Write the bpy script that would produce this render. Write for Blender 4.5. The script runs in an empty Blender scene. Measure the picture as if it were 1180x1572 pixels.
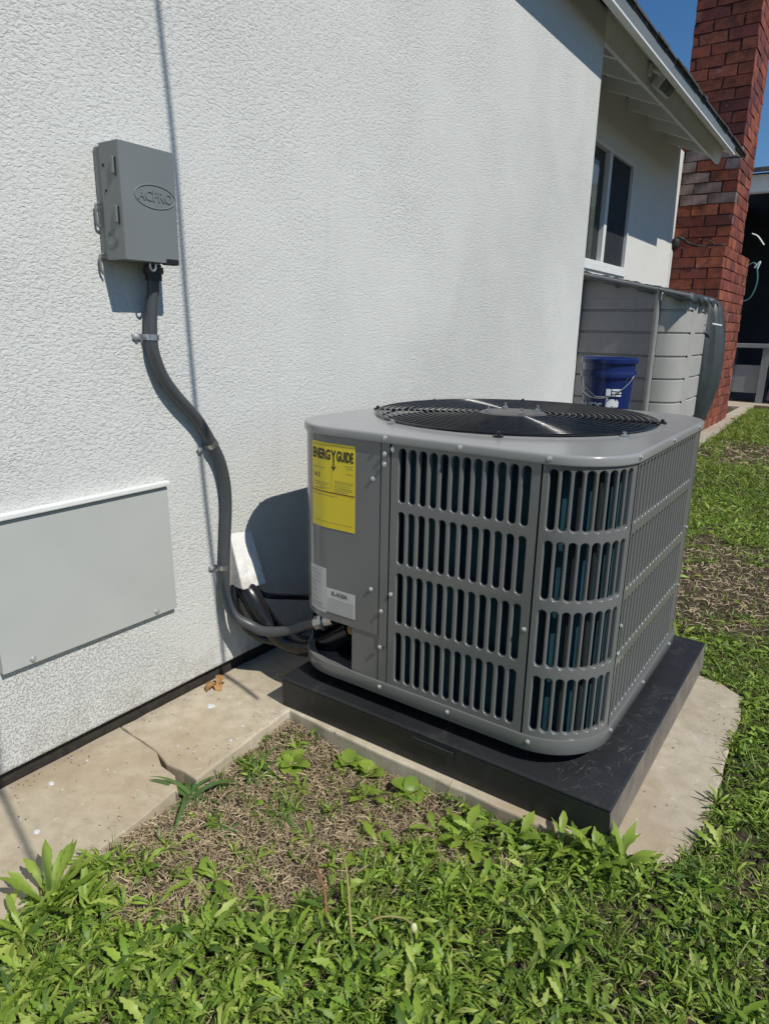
import bpy, bmesh, math, random
import numpy as np
from mathutils import Vector, Matrix
random.seed(7); rng = np.random.default_rng(7)
K = 1/1.4                       # layout units -> metres
SC = bpy.context.scene; COL = SC.collection
PI = math.pi

# ------------------------------------------------------------------ camera
YAW, PIT, ROLL, FPX = -0.6058, -0.26641, 0.01892, 1045.8
CAM = Vector((1.8108, -1.5985, 1.2906))
fw = Vector((math.sin(YAW)*math.cos(PIT), math.cos(YAW)*math.cos(PIT), math.sin(PIT)))
rt = fw.cross(Vector((0, 0, 1))).normalized(); up = rt.cross(fw)
r2 = math.cos(ROLL)*rt + math.sin(ROLL)*up; u2 = -math.sin(ROLL)*rt + math.cos(ROLL)*up
cd = bpy.data.cameras.new('camera'); co = bpy.data.objects.new('camera', cd); COL.objects.link(co)
co.matrix_world = Matrix(((r2.x, u2.x, -fw.x, CAM.x*K), (r2.y, u2.y, -fw.y, CAM.y*K), (r2.z, u2.z, -fw.z, CAM.z*K), (0, 0, 0, 1)))
cd.sensor_fit = 'VERTICAL'; cd.sensor_height = 36; cd.lens = FPX/1572*36; cd.clip_end = 2000; cd.clip_start = 0.02
SC.camera = co

# ------------------------------------------------------------------ light
SUN = Vector((1.0, -0.21, 1.17)).normalized()          # towards the sun
w = bpy.data.worlds.new('World'); SC.world = w; w.use_nodes = True
nt = w.node_tree; bg = nt.nodes['Background']
sky = nt.nodes.new('ShaderNodeTexSky'); sky.sky_type = 'NISHITA'; sky.sun_disc = False
sky.sun_elevation = math.asin(SUN.z); sky.sun_rotation = math.atan2(SUN.x, SUN.y)
sky.air_density = 1.0; sky.dust_density = 0.0; sky.ozone_density = 6.0
hs = nt.nodes.new('ShaderNodeHueSaturation'); hs.inputs['Saturation'].default_value = 1.16; nt.links.new(sky.outputs[0], hs.inputs['Color']); nt.links.new(hs.outputs[0], bg.inputs[0]); bg.inputs[1].default_value = 0.088
sl = bpy.data.lights.new('sun', 'SUN'); so = bpy.data.objects.new('sun', sl); COL.objects.link(so)
so.rotation_euler = SUN.to_track_quat('Z', 'Y').to_euler(); sl.energy = 4.1; sl.angle = math.radians(0.42); sl.color = (1, 0.96, 0.89)
SC.view_settings.view_transform = 'Standard'; SC.view_settings.look = 'None'
SC.view_settings.exposure = 0; SC.view_settings.gamma = 1; SC.view_settings.use_curve_mapping = False
SC.render.engine = 'CYCLES'

# ------------------------------------------------------------------ materials
class NT:
    def __init__(s, name):
        s.m = bpy.data.materials.new(name); s.m.use_nodes = True
        s.t = s.m.node_tree; s.n = s.t.nodes; s.l = s.t.links; s.b = s.n['Principled BSDF']
    def node(s, typ, **kw):
        x = s.n.new(typ)
        for k, v in kw.items():
            if k in x.inputs.keys() if hasattr(x.inputs, 'keys') else False: s.set(x.inputs[k], v)
            else: setattr(x, k, v)
        return x
    def set(s, inp, v):
        if isinstance(v, bpy.types.NodeSocket): s.l.new(v, inp)
        else: inp.default_value = v
    def coord(s, sc=(1, 1, 1), kind='Object'):
        c = s.n.new('ShaderNodeTexCoord'); mp = s.n.new('ShaderNodeMapping'); mp.inputs['Scale'].default_value = sc
        s.l.new(c.outputs[kind], mp.inputs[0]); return mp.outputs[0]
    def noise(s, vec, scale, detail=3, rough=.55, dist=0.):
        x = s.n.new('ShaderNodeTexNoise'); s.l.new(vec, x.inputs['Vector'])
        x.inputs['Scale'].default_value = scale; x.inputs['Detail'].default_value = detail
        x.inputs['Roughness'].default_value = rough; x.inputs['Distortion'].default_value = dist; return x.outputs['Fac']
    def ramp(s, fac, pts, interp='LINEAR'):
        x = s.n.new('ShaderNodeValToRGB'); s.l.new(fac, x.inputs[0]); cr = x.color_ramp; cr.interpolation = interp
        while len(cr.elements) > 1: cr.elements.remove(cr.elements[-1])
        for i, (p, c) in enumerate(pts):
            e = cr.elements[0] if i == 0 else cr.elements.new(p)
            e.position = p; e.color = (*c, 1) if not isinstance(c, float) else (c, c, c, 1)
        return x.outputs[0]
    def mix(s, fac, a, b, blend='MIX'):
        x = s.n.new('ShaderNodeMix'); x.data_type = 'RGBA'; x.blend_type = blend
        s.set(x.inputs[0], fac); s.set(x.inputs[6], a if isinstance(a, bpy.types.NodeSocket) else (*a, 1)); s.set(x.inputs[7], b if isinstance(b, bpy.types.NodeSocket) else (*b, 1)); return x.outputs[2]
    def math(s, op, a, b=0.):
        x = s.n.new('ShaderNodeMath'); x.operation = op; s.set(x.inputs[0], a); s.set(x.inputs[1], b); return x.outputs[0]
    def bump(s, h, strength=.5, dist=.002, nrm=None):
        x = s.n.new('ShaderNodeBump'); s.l.new(h, x.inputs['Height']); x.inputs['Strength'].default_value = strength
        x.inputs['Distance'].default_value = dist
        if nrm: s.l.new(nrm, x.inputs['Normal'])
        s.l.new(x.outputs[0], s.b.inputs['Normal']); return x.outputs[0]
    def out(s, col=None, rough=None, metal=0., spec=None):
        if col is not None: s.set(s.b.inputs['Base Color'], col if isinstance(col, bpy.types.NodeSocket) else (*col, 1))
        if rough is not None: s.set(s.b.inputs['Roughness'], rough)
        s.b.inputs['Metallic'].default_value = metal
        if spec is not None: s.b.inputs['Specular IOR Level'].default_value = spec
        return s.m

def simple(name, col, rough=.5, metal=0., var=.08, scale=20., bump=0., bscale=200., spec=.5):
    t = NT(name); v = t.coord(); f = t.noise(v, scale, 4)
    c = t.ramp(f, [(.3, tuple(x*(1-var) for x in col)), (.7, tuple(min(1, x*(1+var)) for x in col))])
    if bump: t.bump(t.noise(v, bscale, 2), bump, .001)
    r = t.ramp(t.noise(v, scale*2, 3), [(.3, rough*.85), (.7, min(1., rough*1.15))])
    return t.out(c, r, metal, spec)

def stucco(name, base=(.668, .670, .632), amp=1.0):
    t = NT(name); v = t.coord((1, 1, 1.75))
    f1 = t.noise(v, 98, 3, .6, .7)          # sub-centimetre trowelled lumps, drawn out sideways
    f2 = t.noise(v, 240, 3, .6, .5)
    f0 = t.noise(t.coord((1.3, 1.3, .9)), 165, 2, .6, .4)
    peaks = t.ramp(f1, [(.34, 0.), (.50, .7), (.68, 1.)])
    zone = t.ramp(t.noise(t.coord(), .9, 2), [(.42, 0.), (.58, 1.)])
    a = t.math('ADD', t.math('MULTIPLY', peaks, .62), t.math('MULTIPLY', f2, .50))
    c_ = t.math('ADD', t.math('MULTIPLY', t.ramp(f0, [(.38, 0.), (.52, 1.)]), .50), t.math('MULTIPLY', f2, .5))
    mx = t.n.new('ShaderNodeMix'); t.l.new(zone, mx.inputs[0]); t.l.new(a, mx.inputs[2]); t.l.new(c_, mx.inputs[3])
    h = t.math('MULTIPLY', mx.outputs[0], t.ramp(t.noise(t.coord(), 1.1, 4), [(.3, .45), (.65, 1.)]))
    t.bump(h, 1.*amp, .0037)
    c = t.ramp(t.noise(v, 9, 3), [(.25, tuple(q*.95 for q in base)), (.75, base)])
    c = t.mix(t.ramp(t.noise(v, 1.3, 4), [(.45, 0.), (.75, .25)]), c, tuple(q*.9 for q in (base[0], base[1]*.99, base[2]*.96)))
    c = t.mix(t.ramp(mx.outputs[0], [(.20, .60), (.44, 0.)]), c, tuple(q*.72 for q in base))  # shade of the relief painted in: pits get a darker colour
    sp = t.n.new('ShaderNodeSeparateXYZ'); tc = t.n.new('ShaderNodeTexCoord'); t.l.new(tc.outputs['Object'], sp.inputs[0])
    low = t.math('MULTIPLY', t.ramp(sp.outputs[2], [(.03, .55), (.16, 0.)]), t.ramp(t.noise(t.coord(), 22, 5, .7), [(.45, 0.), (.65, 1.)]))
    c = t.mix(low, c, (.34, .29, .22))
    c = t.mix(t.ramp(t.noise(t.coord((1, 3.2, .5)), 2.4, 5, .7), [(.60, 0.), (.72, .16)]), c, tuple(q*.62 for q in base))
    return t.out(c, .9, 0, .2)

M = {}
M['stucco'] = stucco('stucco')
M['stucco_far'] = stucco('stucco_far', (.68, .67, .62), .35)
M['white_paint'] = simple('white_paint', (.70, .71, .69), .5, 0, .04, 12, .15, 120)
M['fascia_paint'] = simple('fascia_paint', (.78, .80, .79), .5, 0, .06, 6, .2, 60)
M['gutter_paint'] = simple('gutter_paint', (.17, .185, .175), .45, 0, .06, 6, .2, 60)
M['soffit'] = simple('soffit', (.80, .80, .74), .7, 0, .08, 5, .2, 60)
M['panel_paint'] = simple('panel_paint', (.45, .46, .43), .42, 0, .03, 6, .05, 40)
M['panel_trim'] = simple('panel_trim', (.74, .74, .71), .55, 0, .05, 20, .25, 180)
M['box_paint'] = simple('box_paint', (.175, .19, .185), .42, 0, .04, 8, .06, 60)
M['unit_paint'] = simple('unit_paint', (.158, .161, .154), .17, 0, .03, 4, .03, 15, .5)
M['unit_paint_lit_top'] = simple('unit_paint_lit_top', (.29, .293, .283), .22, 0, .05, 5, .05, 14, .5)  # same paint as the sides, lightened to carry the light on the lid
M['hub'] = simple('hub', (.115, .105, .10), .5, 0, .06, 10)
M['black_plastic'] = simple('black_plastic', (.016, .017, .018), .42, 0, .1, 12, .1, 90)
M['guard'] = simple('guard', (.012, .013, .015), .16, 0, .1, 20)
M['conduit'] = simple('conduit', (.062, .067, .070), .36, 0, .04, 10, .05, 100)
M['insulation'] = simple('insulation', (.012, .012, .013), .26, 0, .1, 10, .05, 40)
M['zinc'] = simple('zinc', (.5, .5, .5), .32, .9, .12, 80)
M['screw'] = simple('screw', (.62, .62, .6), .38, .6, .1, 80)
M['dark_void'] = simple('dark_void', (.008, .008, .009), .8)
M['shingle'] = simple('shingle', (.07, .07, .068), .9, 0, .3, 40, .6, 200)
M['dirt_dark'] = simple('dirt_dark', (.03, .025, .02), .95, 0, .4, 60, .8, 200)
M['cabinet'] = simple('cabinet', (.17, .18, .19), .5)
M['purple'] = simple('purple', (.10, .05, .12), .8)
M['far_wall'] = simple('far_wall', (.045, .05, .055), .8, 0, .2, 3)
M['plank'] = simple('plank', (.16, .12, .085), .85, 0, .2, 14, .3, 60)
M['cord'] = simple('cord', (.02, .02, .02), .6)
M['cord_teal'] = simple('cord_teal', (.05, .16, .17), .5)
M['curtain'] = simple('curtain', (.30, .31, .29), .8, 0, .2, 3)
M['ink'] = simple('ink', (.03, .028, .02), .6)
M['ink_red'] = simple('ink_red', (.22, .05, .02), .6)
M['ink_grey'] = simple('ink_grey', (.10, .10, .10), .6)
M['print_white'] = simple('print_white', (.62, .64, .66), .5)
M['brass'] = simple('brass', (.30, .22, .11), .4, .8)
M['tarp'] = simple('tarp', (.045, .055, .055), .5, 0, .15, 12, .4, 40)
M['lamp_body'] = simple('lamp_body', (.60, .61, .58), .45)
M['bucket'] = simple('bucket', (.007, .020, .11), .3, 0, .06, 10)

def coil_mat():
    t = NT('coil'); v = t.coord()
    wv = t.n.new('ShaderNodeTexWave'); t.l.new(v, wv.inputs[0]); wv.wave_type = 'BANDS'; wv.bands_direction = 'Z'
    wv.inputs['Scale'].default_value = 120; wv.inputs['Distortion'].default_value = .3
    c = t.ramp(t.noise(v, 14, 3), [(.3, (.012, .042, .056)), (.7, (.024, .078, .098))])
    t.bump(wv.outputs['Fac'], .25, .0012)
    return t.out(c, .75, 0, .15)
M['coil'] = coil_mat()

def concrete(name, a, b, dirt=(.30, .26, .20), warm=0.):
    t = NT(name); v = t.coord()
    f = t.noise(v, 2.6, 6, .62); g = t.noise(v, 24, 5, .65); h = t.noise(v, 160, 3, .7)
    c = t.ramp(f, [(.28, a), (.72, b)])
    c = t.mix(t.ramp(g, [(.40, 0.), (.72, .6)]), c, dirt)
    c = t.mix(t.ramp(t.noise(v, 1.7, 6, .7, .8), [(.50, 0.), (.62, .45)]), c, (dirt[0]*1.25, dirt[1]*1.12, dirt[2]))
    c = t.mix(t.ramp(t.noise(v, 42, 3, .6), [(.64, 0.), (.70, .55)]), c, (.64, .60, .52))
    c = t.mix(t.ramp(t.noise(v, 5.5, 4, .7, .4), [(.60, 0.), (.70, .35)]), c, (.62, .60, .54))
    c = t.mix(t.ramp(h, [(.66, 0.), (.76, .4)]), c, tuple(x*.66 for x in a))
    wz = t.n.new('ShaderNodeTexVoronoi'); t.l.new(v, wz.inputs['Vector']); wz.inputs['Scale'].default_value = 16
    c = t.mix(t.ramp(wz.outputs['Distance'], [(.035, .8), (.06, 0.)]), c, (.12, .10, .08))
    t.bump(t.math('ADD', t.math('MULTIPLY', g, .6), t.math('MULTIPLY', h, .35)), .5, .003)
    return t.out(c, .88, 0, .3)
M['concrete'] = concrete('concrete', (.41, .352, .256), (.585, .51, .385), (.29, .24, .165))
M['concrete_far'] = concrete('concrete_far', (.36, .31, .25), (.48, .42, .34))

def pad_mat():
    t = NT('pad_plastic'); v = t.coord()
    f = t.noise(v, 3, 5, .6); g = t.noise(v, 60, 4, .6)
    c = t.ramp(f, [(.3, (.013, .014, .015)), (.75, (.024, .025, .027))])
    dust = t.ramp(t.noise(v, 9, 5, .75, 1.2), [(.56, 0.), (.74, .30)])
    c = t.mix(dust, c, (.13, .12, .105))
    sc = t.noise(v, 6, 3, .5, 2.5)
    line = t.ramp(sc, [(.498, 0.), (.502, .4), (.506, 0.)])
    c = t.mix(t.math('MULTIPLY', line, t.ramp(t.noise(v, 4, 2), [(.58, 0.), (.66, 1.)])), c, (.30, .28, .25))
    t.bump(g, .35, .0015)
    return t.out(c, t.ramp(f, [(.3, .42), (.7, .6)]), 0, .5)
M['pad'] = pad_mat()
M['pad_lit_side'] = simple('pad_lit_side', (.155, .135, .11), .8, 0, .3, 14, .3, 120)  # sunlight on the pad's right side, painted in as a paler colour

def brick_mat():
    t = NT('brick_clay'); v = t.coord(); oi = t.n.new('ShaderNodeObjectInfo')
    r = oi.outputs['Random']
    base = t.ramp(r, [(0, (.20, .053, .038)), (.25, (.29, .082, .048)), (.5, (.37, .115, .062)), (.75, (.24, .066, .043)), (1, (.14, .045, .041))])
    ad = t.n.new('ShaderNodeVectorMath'); ad.operation = 'ADD'; t.l.new(v, ad.inputs[0]); t.l.new(oi.outputs['Location'], ad.inputs[1])
    c = t.mix(t.ramp(t.noise(ad.outputs[0], 11, 6, .75), [(.38, 0.), (.62, .75)]), base, (.085, .036, .036))
    c = t.mix(t.ramp(t.noise(ad.outputs[0], 7, 4, .7), [(.62, 0.), (.72, .5)]), c, (.36, .29, .26))
    t.bump(t.noise(ad.outputs[0], 90, 4), .6, .003)
    return t.out(c, .88, 0, .25)
M['brick'] = brick_mat()
M['brick_painted'] = simple('brick_painted', (.155, .115, .11), .8, 0, .75, 9, .6, 90)
M['mortar'] = simple('mortar', (.11, .075, .065), .95, 0, .25, 20, .5, 120)

def glass_mat(name, tint=(.02, .03, .035), rough=.02):
    t = NT(name); return t.out(tint, rough, 0, .9)
def pane_mat():
    t = NT('pane_glass'); t.out((.02, .025, .025), .02, 0, .9)
    tr = t.n.new('ShaderNodeBsdfTransparent'); tr.inputs[0].default_value = (.75, .8, .78, 1); mx = t.n.new('ShaderNodeMixShader'); mx.inputs[0].default_value = .45
    t.l.new(t.b.outputs[0], mx.inputs[1]); t.l.new(tr.outputs[0], mx.inputs[2]); t.l.new(mx.outputs[0], t.n['Material Output'].inputs[0]); return t.m
M['pane_dark'] = glass_mat('pane_dark', (.012, .016, .018), .03)
M['pane_glass'] = pane_mat()
M['screen_mesh'] = simple('screen_mesh', (.012, .016, .02), .7)
M['lens'] = glass_mat('lens', (.10, .12, .10), .1)

def resin():
    t = NT('shed_resin'); v = t.coord()
    c = t.ramp(t.noise(v, 4, 4), [(.3, (.36, .35, .32)), (.7, (.42, .41, .375))])
    t.bump(t.noise(v, 140, 2), .25, .001)
    return t.out(c, .55, 0, .4)
M['resin'] = resin()
M['resin_dark'] = simple('resin_dark', (.21, .21, .22), .55)
M['resin_post'] = simple('resin_post', (.26, .26, .24), .5)

def label_mat(name, c0, c1, rough):
    return simple(name, c0, rough, 0, .04, 30)
M['yellow'] = simple('yellow', (.74, .58, .015), .35, 0, .04, 9)
M['paper'] = simple('paper', (.52, .52, .50), .4, 0, .05, 20)

def ground_mat():
    t = NT('soil'); v = t.coord()
    f = t.noise(v, 3.5, 5, .7); g = t.noise(v, 60, 5, .7)
    c = t.ramp(g, [(.3, (.035, .025, .018)), (.55, (.08, .058, .04)), (.75, (.16, .12, .085))])
    c2 = t.ramp(g, [(.3, (.012, .02, .006)), (.7, (.045, .055, .018))])
    c = t.mix(t.ramp(f, [(.4, 0.), (.6, .6)]), c, c2)
    t.bump(g, .8, .006)
    return t.out(c, .95, 0, .2)
M['soil'] = ground_mat()

def leaf_mat(name, cols, rough=.42, trans=.35, per_object=False):
    t = NT(name)
    geo = t.n.new('ShaderNodeObjectInfo' if per_object else 'ShaderNodeNewGeometry')
    r = geo.outputs['Random'] if per_object else geo.outputs['Random Per Island']
    n = len(cols)
    c = t.ramp(r, [(i/(n-1), q) for i, q in enumerate(cols)])
    v = t.coord(); c = t.mix(t.ramp(t.noise(v, 2.5, 3), [(.35, 0.), (.65, .5)]), c, t.mix(.5, c, tuple(x*.7 for x in cols[0])))
    t.out(c, rough, 0, .4)
    tr = t.n.new('ShaderNodeBsdfTranslucent'); c2 = t.mix(1., c, (1.25, 1.2, .55), 'MULTIPLY'); t.l.new(c2, tr.inputs[0])
    mx = t.n.new('ShaderNodeMixShader'); mx.inputs[0].default_value = trans
    o = t.n['Material Output']; t.l.new(t.b.outputs[0], mx.inputs[1]); t.l.new(tr.outputs[0], mx.inputs[2]); t.l.new(mx.outputs[0], o.inputs[0])
    return t.m
GREENS = [(.050, .105, .014), (.185, .315, .032), (.34, .475, .062), (.085, .165, .020), (.45, .53, .12), (.25, .375, .042), (.06, .12, .016)]
M['leaf'] = leaf_mat('weed_leaf', GREENS, .5, .22)
M['leaf_obj'] = leaf_mat('weed_leaf_single', [(.20, .31, .045), (.32, .43, .07), (.24, .355, .05)], per_object=True)
M['blade'] = leaf_mat('grass_blade', [(.09, .16, .022), (.17, .275, .036), (.24, .35, .05), (.36, .39, .11), (.12, .20, .026)], .4, .3)
M['blade_obj'] = leaf_mat('crabgrass_blade', [(.075, .155, .045), (.12, .21, .055), (.09, .17, .045)], .4, .3, True)
M['straw'] = leaf_mat('dead_grass', [(.34, .26, .15), (.50, .40, .25), (.68, .56, .37), (.42, .32, .19), (.18, .13, .08), (.58, .47, .30)], .75, .12)
M['stalk'] = simple('stalk', (.32, .27, .10), .6)
M['stalk_red'] = simple('stalk_red', (.26, .11, .05), .6)
M['bud'] = simple('bud', (.62, .62, .30), .6)
M['dry_leaf'] = simple('dry_leaf', (.36, .20, .075), .7, 0, .3, 60)


# ------------------------------------------------------------------ mesh helpers
class B:
    """collects geometry in layout units"""
    def __init__(s): s.v = []; s.f = []; s.mi = []; s.cur = 0
    def add(s, vs, fs):
        n = len(s.v); s.v += [tuple(p) for p in vs]; s.f += [tuple(n+i for i in f) for f in fs]; s.mi += [s.cur]*len(fs); return s
    def box(s, a, b, rot=None, piv=None):
        x0, y0, z0 = a; x1, y1, z1 = b
        vs = [Vector(p) for p in ((x0, y0, z0), (x1, y0, z0), (x1, y1, z0), (x0, y1, z0), (x0, y0, z1), (x1, y0, z1), (x1, y1, z1), (x0, y1, z1))]
        if rot is not None:
            c = Vector(piv) if piv is not None else sum(vs, Vector())/8
            vs = [rot @ (p-c) + c for p in vs]
        return s.add(vs, [(0, 3, 2, 1), (4, 5, 6, 7), (0, 1, 5, 4), (1, 2, 6, 5), (2, 3, 7, 6), (3, 0, 4, 7)])
    def hexa(s, vs): return s.add(vs, [(0, 3, 2, 1), (4, 5, 6, 7), (0, 1, 5, 4), (1, 2, 6, 5), (2, 3, 7, 6), (3, 0, 4, 7)])
    def quad(s, *p): return s.add(p, [tuple(range(len(p)))])
    def tube(s, pts, r, n=12, cap=True, closed=False):
        pts = [Vector(p) for p in pts]; rs = r if hasattr(r, '__len__') else [r]*len(pts)
        N = len(pts); rings = []; prev = None
        for i, p in enumerate(pts):
            a = pts[(i-1) % N] if (i > 0 or closed) else p; b = pts[(i+1) % N] if (i < N-1 or closed) else p
            t = (b-a).normalized()
            if prev is None:
                q = Vector((0, 0, 1)) if abs(t.z) < .9 else Vector((1, 0, 0)); e = t.cross(q).normalized()
            else: e = (prev - t*prev.dot(t)).normalized()
            prev = e; g = t.cross(e)
            rings.append([p + rs[i]*(math.cos(2*PI*k/n)*e + math.sin(2*PI*k/n)*g) for k in range(n)])
        vs = [q for ring in rings for q in ring]; fs = []
        for i in range(N if closed else N-1):
            j = (i+1) % N
            for k in range(n): fs.append((i*n+k, i*n+(k+1) % n, j*n+(k+1) % n, j*n+k))
        if cap and not closed: fs += [tuple(range(n-1, -1, -1)), tuple((N-1)*n+k for k in range(n))]
        return s.add(vs, fs)
    def lathe(s, prof, n=24, origin=(0, 0, 0), M3=None):
        o = Vector(origin); vs = []; fs = []
        for (r, z) in prof:
            for k in range(n):
                p = Vector((r*math.cos(2*PI*k/n), r*math.sin(2*PI*k/n), z))
                if M3 is not None: p = M3 @ p
                vs.append(o+p)
        for i in range(len(prof)-1):
            for k in range(n): fs.append((i*n+k, i*n+(k+1) % n, (i+1)*n+(k+1) % n, (i+1)*n+k))
        fs += [tuple(range(n-1, -1, -1)), tuple((len(prof)-1)*n+k for k in range(n))]
        return s.add(vs, fs)
    def mesh(s, name, mats, origin=(0, 0, 0), smooth=None, merge=0.):
        me = bpy.data.meshes.new(name); o = Vector(origin)
        me.from_pydata([tuple((Vector(p)-o)*K) for p in s.v], [], s.f)
        if not isinstance(mats, (list, tuple)): mats = [mats]
        for m in mats: me.materials.append(m)
        if len(mats) > 1: me.polygons.foreach_set('material_index', s.mi)
        if merge:
            bm = bmesh.new(); bm.from_mesh(me); bmesh.ops.remove_doubles(bm, verts=bm.verts, dist=merge*K); bm.to_mesh(me); bm.free()
        if smooth is not None:
            me.polygons.foreach_set('use_smooth', [True]*len(me.polygons)); me.set_sharp_from_angle(angle=math.radians(smooth))
        me.update(); return me

def put(name, me, parent=None, loc=(0, 0, 0), bevel=0., kind=None, label=None, cat=None, group=None, rot=None):
    o = bpy.data.objects.new(name, me); COL.objects.link(o)
    o.location = Vector(loc)*K
    if rot is not None: o.rotation_euler = rot
    if parent: o.parent = parent
    if bevel:
        md = o.modifiers.new('bevel', 'BEVEL'); md.width = bevel*K; md.segments = 2; md.limit_method = 'ANGLE'; md.angle_limit = math.radians(40)
        md.harden_normals = False
    for k, v in (('kind', kind), ('label', label), ('category', cat), ('group', group)):
        if v: o[k] = v
    return o
def thing(name, label, cat, loc=(0, 0, 0), group=None, rot=None):
    return put(name, None, None, loc, label=label, cat=cat, group=group, rot=rot)
class T:
    """a thing with world-space parts: part geometry is given in world layout units"""
    def __init__(s, name, label, cat, loc, group=None):
        s.loc = Vector(loc); s.o = thing(name, label, cat, loc, group)
    def part(s, name, b, mats, smooth=None, bevel=0., parent=None, merge=0., label=None, kind=None):
        par = parent or s.o
        if not hasattr(s, 'loc_of'): s.loc_of = {}
        me = b.mesh(name, mats, s.loc, smooth, merge)
        o = put(name, me, par, (0, 0, 0), bevel, kind=kind, label=label)
        return o
def text_geo(body, size, bold=0.):
    cu = bpy.data.curves.new('t', 'FONT'); cu.body = body; cu.size = size; cu.align_x = 'CENTER'; cu.align_y = 'CENTER'; cu.resolution_u = 3; cu.offset = bold
    ob = bpy.data.objects.new('t', cu); COL.objects.link(ob)
    dg = bpy.context.evaluated_depsgraph_get(); me = ob.evaluated_get(dg).to_mesh()
    vs = [tuple(v.co) for v in me.vertices]; fs = [tuple(p.vertices) for p in me.polygons]
    ob.evaluated_get(dg).to_mesh_clear(); bpy.data.objects.remove(ob); bpy.data.curves.remove(cu)
    return vs, fs
def smoothpath(pts, n=8):
    """Catmull-Rom"""
    P = [Vector(p) for p in pts]; P = [2*P[0]-P[1]] + P + [2*P[-1]-P[-2]]; out = []
    for i in range(1, len(P)-2):
        for k in range(n):
            t = k/n; a, b, c, d = P[i-1:i+3]
            out.append(.5*((2*b) + (c-a)*t + (2*a-5*b+4*c-d)*t*t + (3*b-a-3*c+d)*t**3))
    out.append(P[-2]); return out

# ------------------------------------------------------------------ the ground
def vnoise(x, y, s, seed):
    r = np.random.default_rng(seed); g = r.random((64, 64)); X = np.asarray(x)*s; Y = np.asarray(y)*s
    xi = np.floor(X).astype(int); yi = np.floor(Y).astype(int); fx = X-xi; fy = Y-yi
    fx = fx*fx*(3-2*fx); fy = fy*fy*(3-2*fy)
    a = g[xi % 64, yi % 64]; b = g[(xi+1) % 64, yi % 64]; c = g[xi % 64, (yi+1) % 64]; d = g[(xi+1) % 64, (yi+1) % 64]
    return (a*(1-fx)+b*fx)*(1-fy)+(c*(1-fx)+d*fx)*fy
SLAB = [(-.02, -6.), (.46, -6.), (.455, -2.), (.44, -1.3), (.425, -.95), (.402, -.62), (.353, -.056), (.8, -.072), (1.26, -.076), (1.42, -.062), (1.545, -.055), (1.605, .0), (1.64, .12), (1.652, .26),
        (1.648, .45), (1.636, .66), (1.64, .85), (1.622, 1.0), (1.55, 1.06), (1.46, 1.085), (1.2, 1.09), (.36, 1.12), (.33, 2.), (.31, 5.), (.30, 7.), (.19, 12.3), (.6, 12.31), (9., 12.3), (9., 17.), (-.02, 17.)]
def in_poly(x, y, poly):
    x = np.asarray(x, float); y = np.asarray(y, float); ins = np.zeros(x.shape, bool); n = len(poly); j = n-1
    for i in range(n):
        xi, yi = poly[i]; xj, yj = poly[j]
        if yi != yj:
            c = ((yi > y) != (yj > y)) & (x < (xj-xi)*(y-yi)/(yj-yi)+xi); ins ^= c
        j = i
    return ins
def soil_z(x, y):
    x = np.asarray(x, float); y = np.asarray(y, float)
    low = np.exp(-((x-.75)**2/.55**2 + (y+.25)**2/.38**2))
    z = -.018 - .052*low + .02*(vnoise(x+9, y+9, 4, 3)-.5) + .012*(vnoise(x+9, y+9, 13, 4)-.5)
    z = np.where(in_poly(x, y, SLAB), -.10, z)
    return z
gx = np.concatenate([np.array([-300, -80, -20, -6, -2, -.6, -.2]), np.linspace(0, 2.6, 105), np.geomspace(2.7, 7, 26), np.array([9, 13, 20, 40, 100, 300.])])
gy = np.concatenate([np.array([-300, -80, -20, -8, -4, -2.5, -2]), np.linspace(-1.8, 1.6, 137), np.geomspace(1.66, 13, 60), np.array([15, 20, 30, 60, 120, 300.])])
GX, GY = np.meshgrid(gx, gy, indexing='ij'); GZ = soil_z(GX, GY); GZ = np.where((np.abs(GX) > 12) | (np.abs(GY) > 14), -.06, GZ)
b = B(); nx, ny = len(gx), len(gy)
b.add(np.stack([GX.ravel(), GY.ravel(), GZ.ravel()], 1).tolist(), [(i*ny+j, (i+1)*ny+j, (i+1)*ny+j+1, i*ny+j+1) for i in range(nx-1) for j in range(ny-1)])
put('ground', b.mesh('ground', M['soil'], smooth=60), kind='structure')

def slab(poly, z0, z1, name, mat, jit=.004, sub=.05, seed=1):
    r = random.Random(seed); pts = []
    for i in range(len(poly)):
        a = Vector(poly[i]); c = Vector(poly[(i+1) % len(poly)]); L = (c-a).length; n = max(1, min(60, int(L/sub)))
        for k in range(n):
            p = a+(c-a)*k/n; jj = jit if L < 5 else jit*.5
            pts.append((p.x+r.uniform(-jj, jj), p.y+r.uniform(-jj, jj)))
    b = B(); n = len(pts)
    b.add([(x, y, z1) for x, y in pts]+[(x, y, z0) for x, y in pts], [tuple(range(n))]+[(i, n+i, n+(i+1) % n, (i+1) % n) for i in range(n)])
    me = b.mesh(name, mat); return put(name, me, None, (0, 0, 0), .006, kind='structure')
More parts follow.
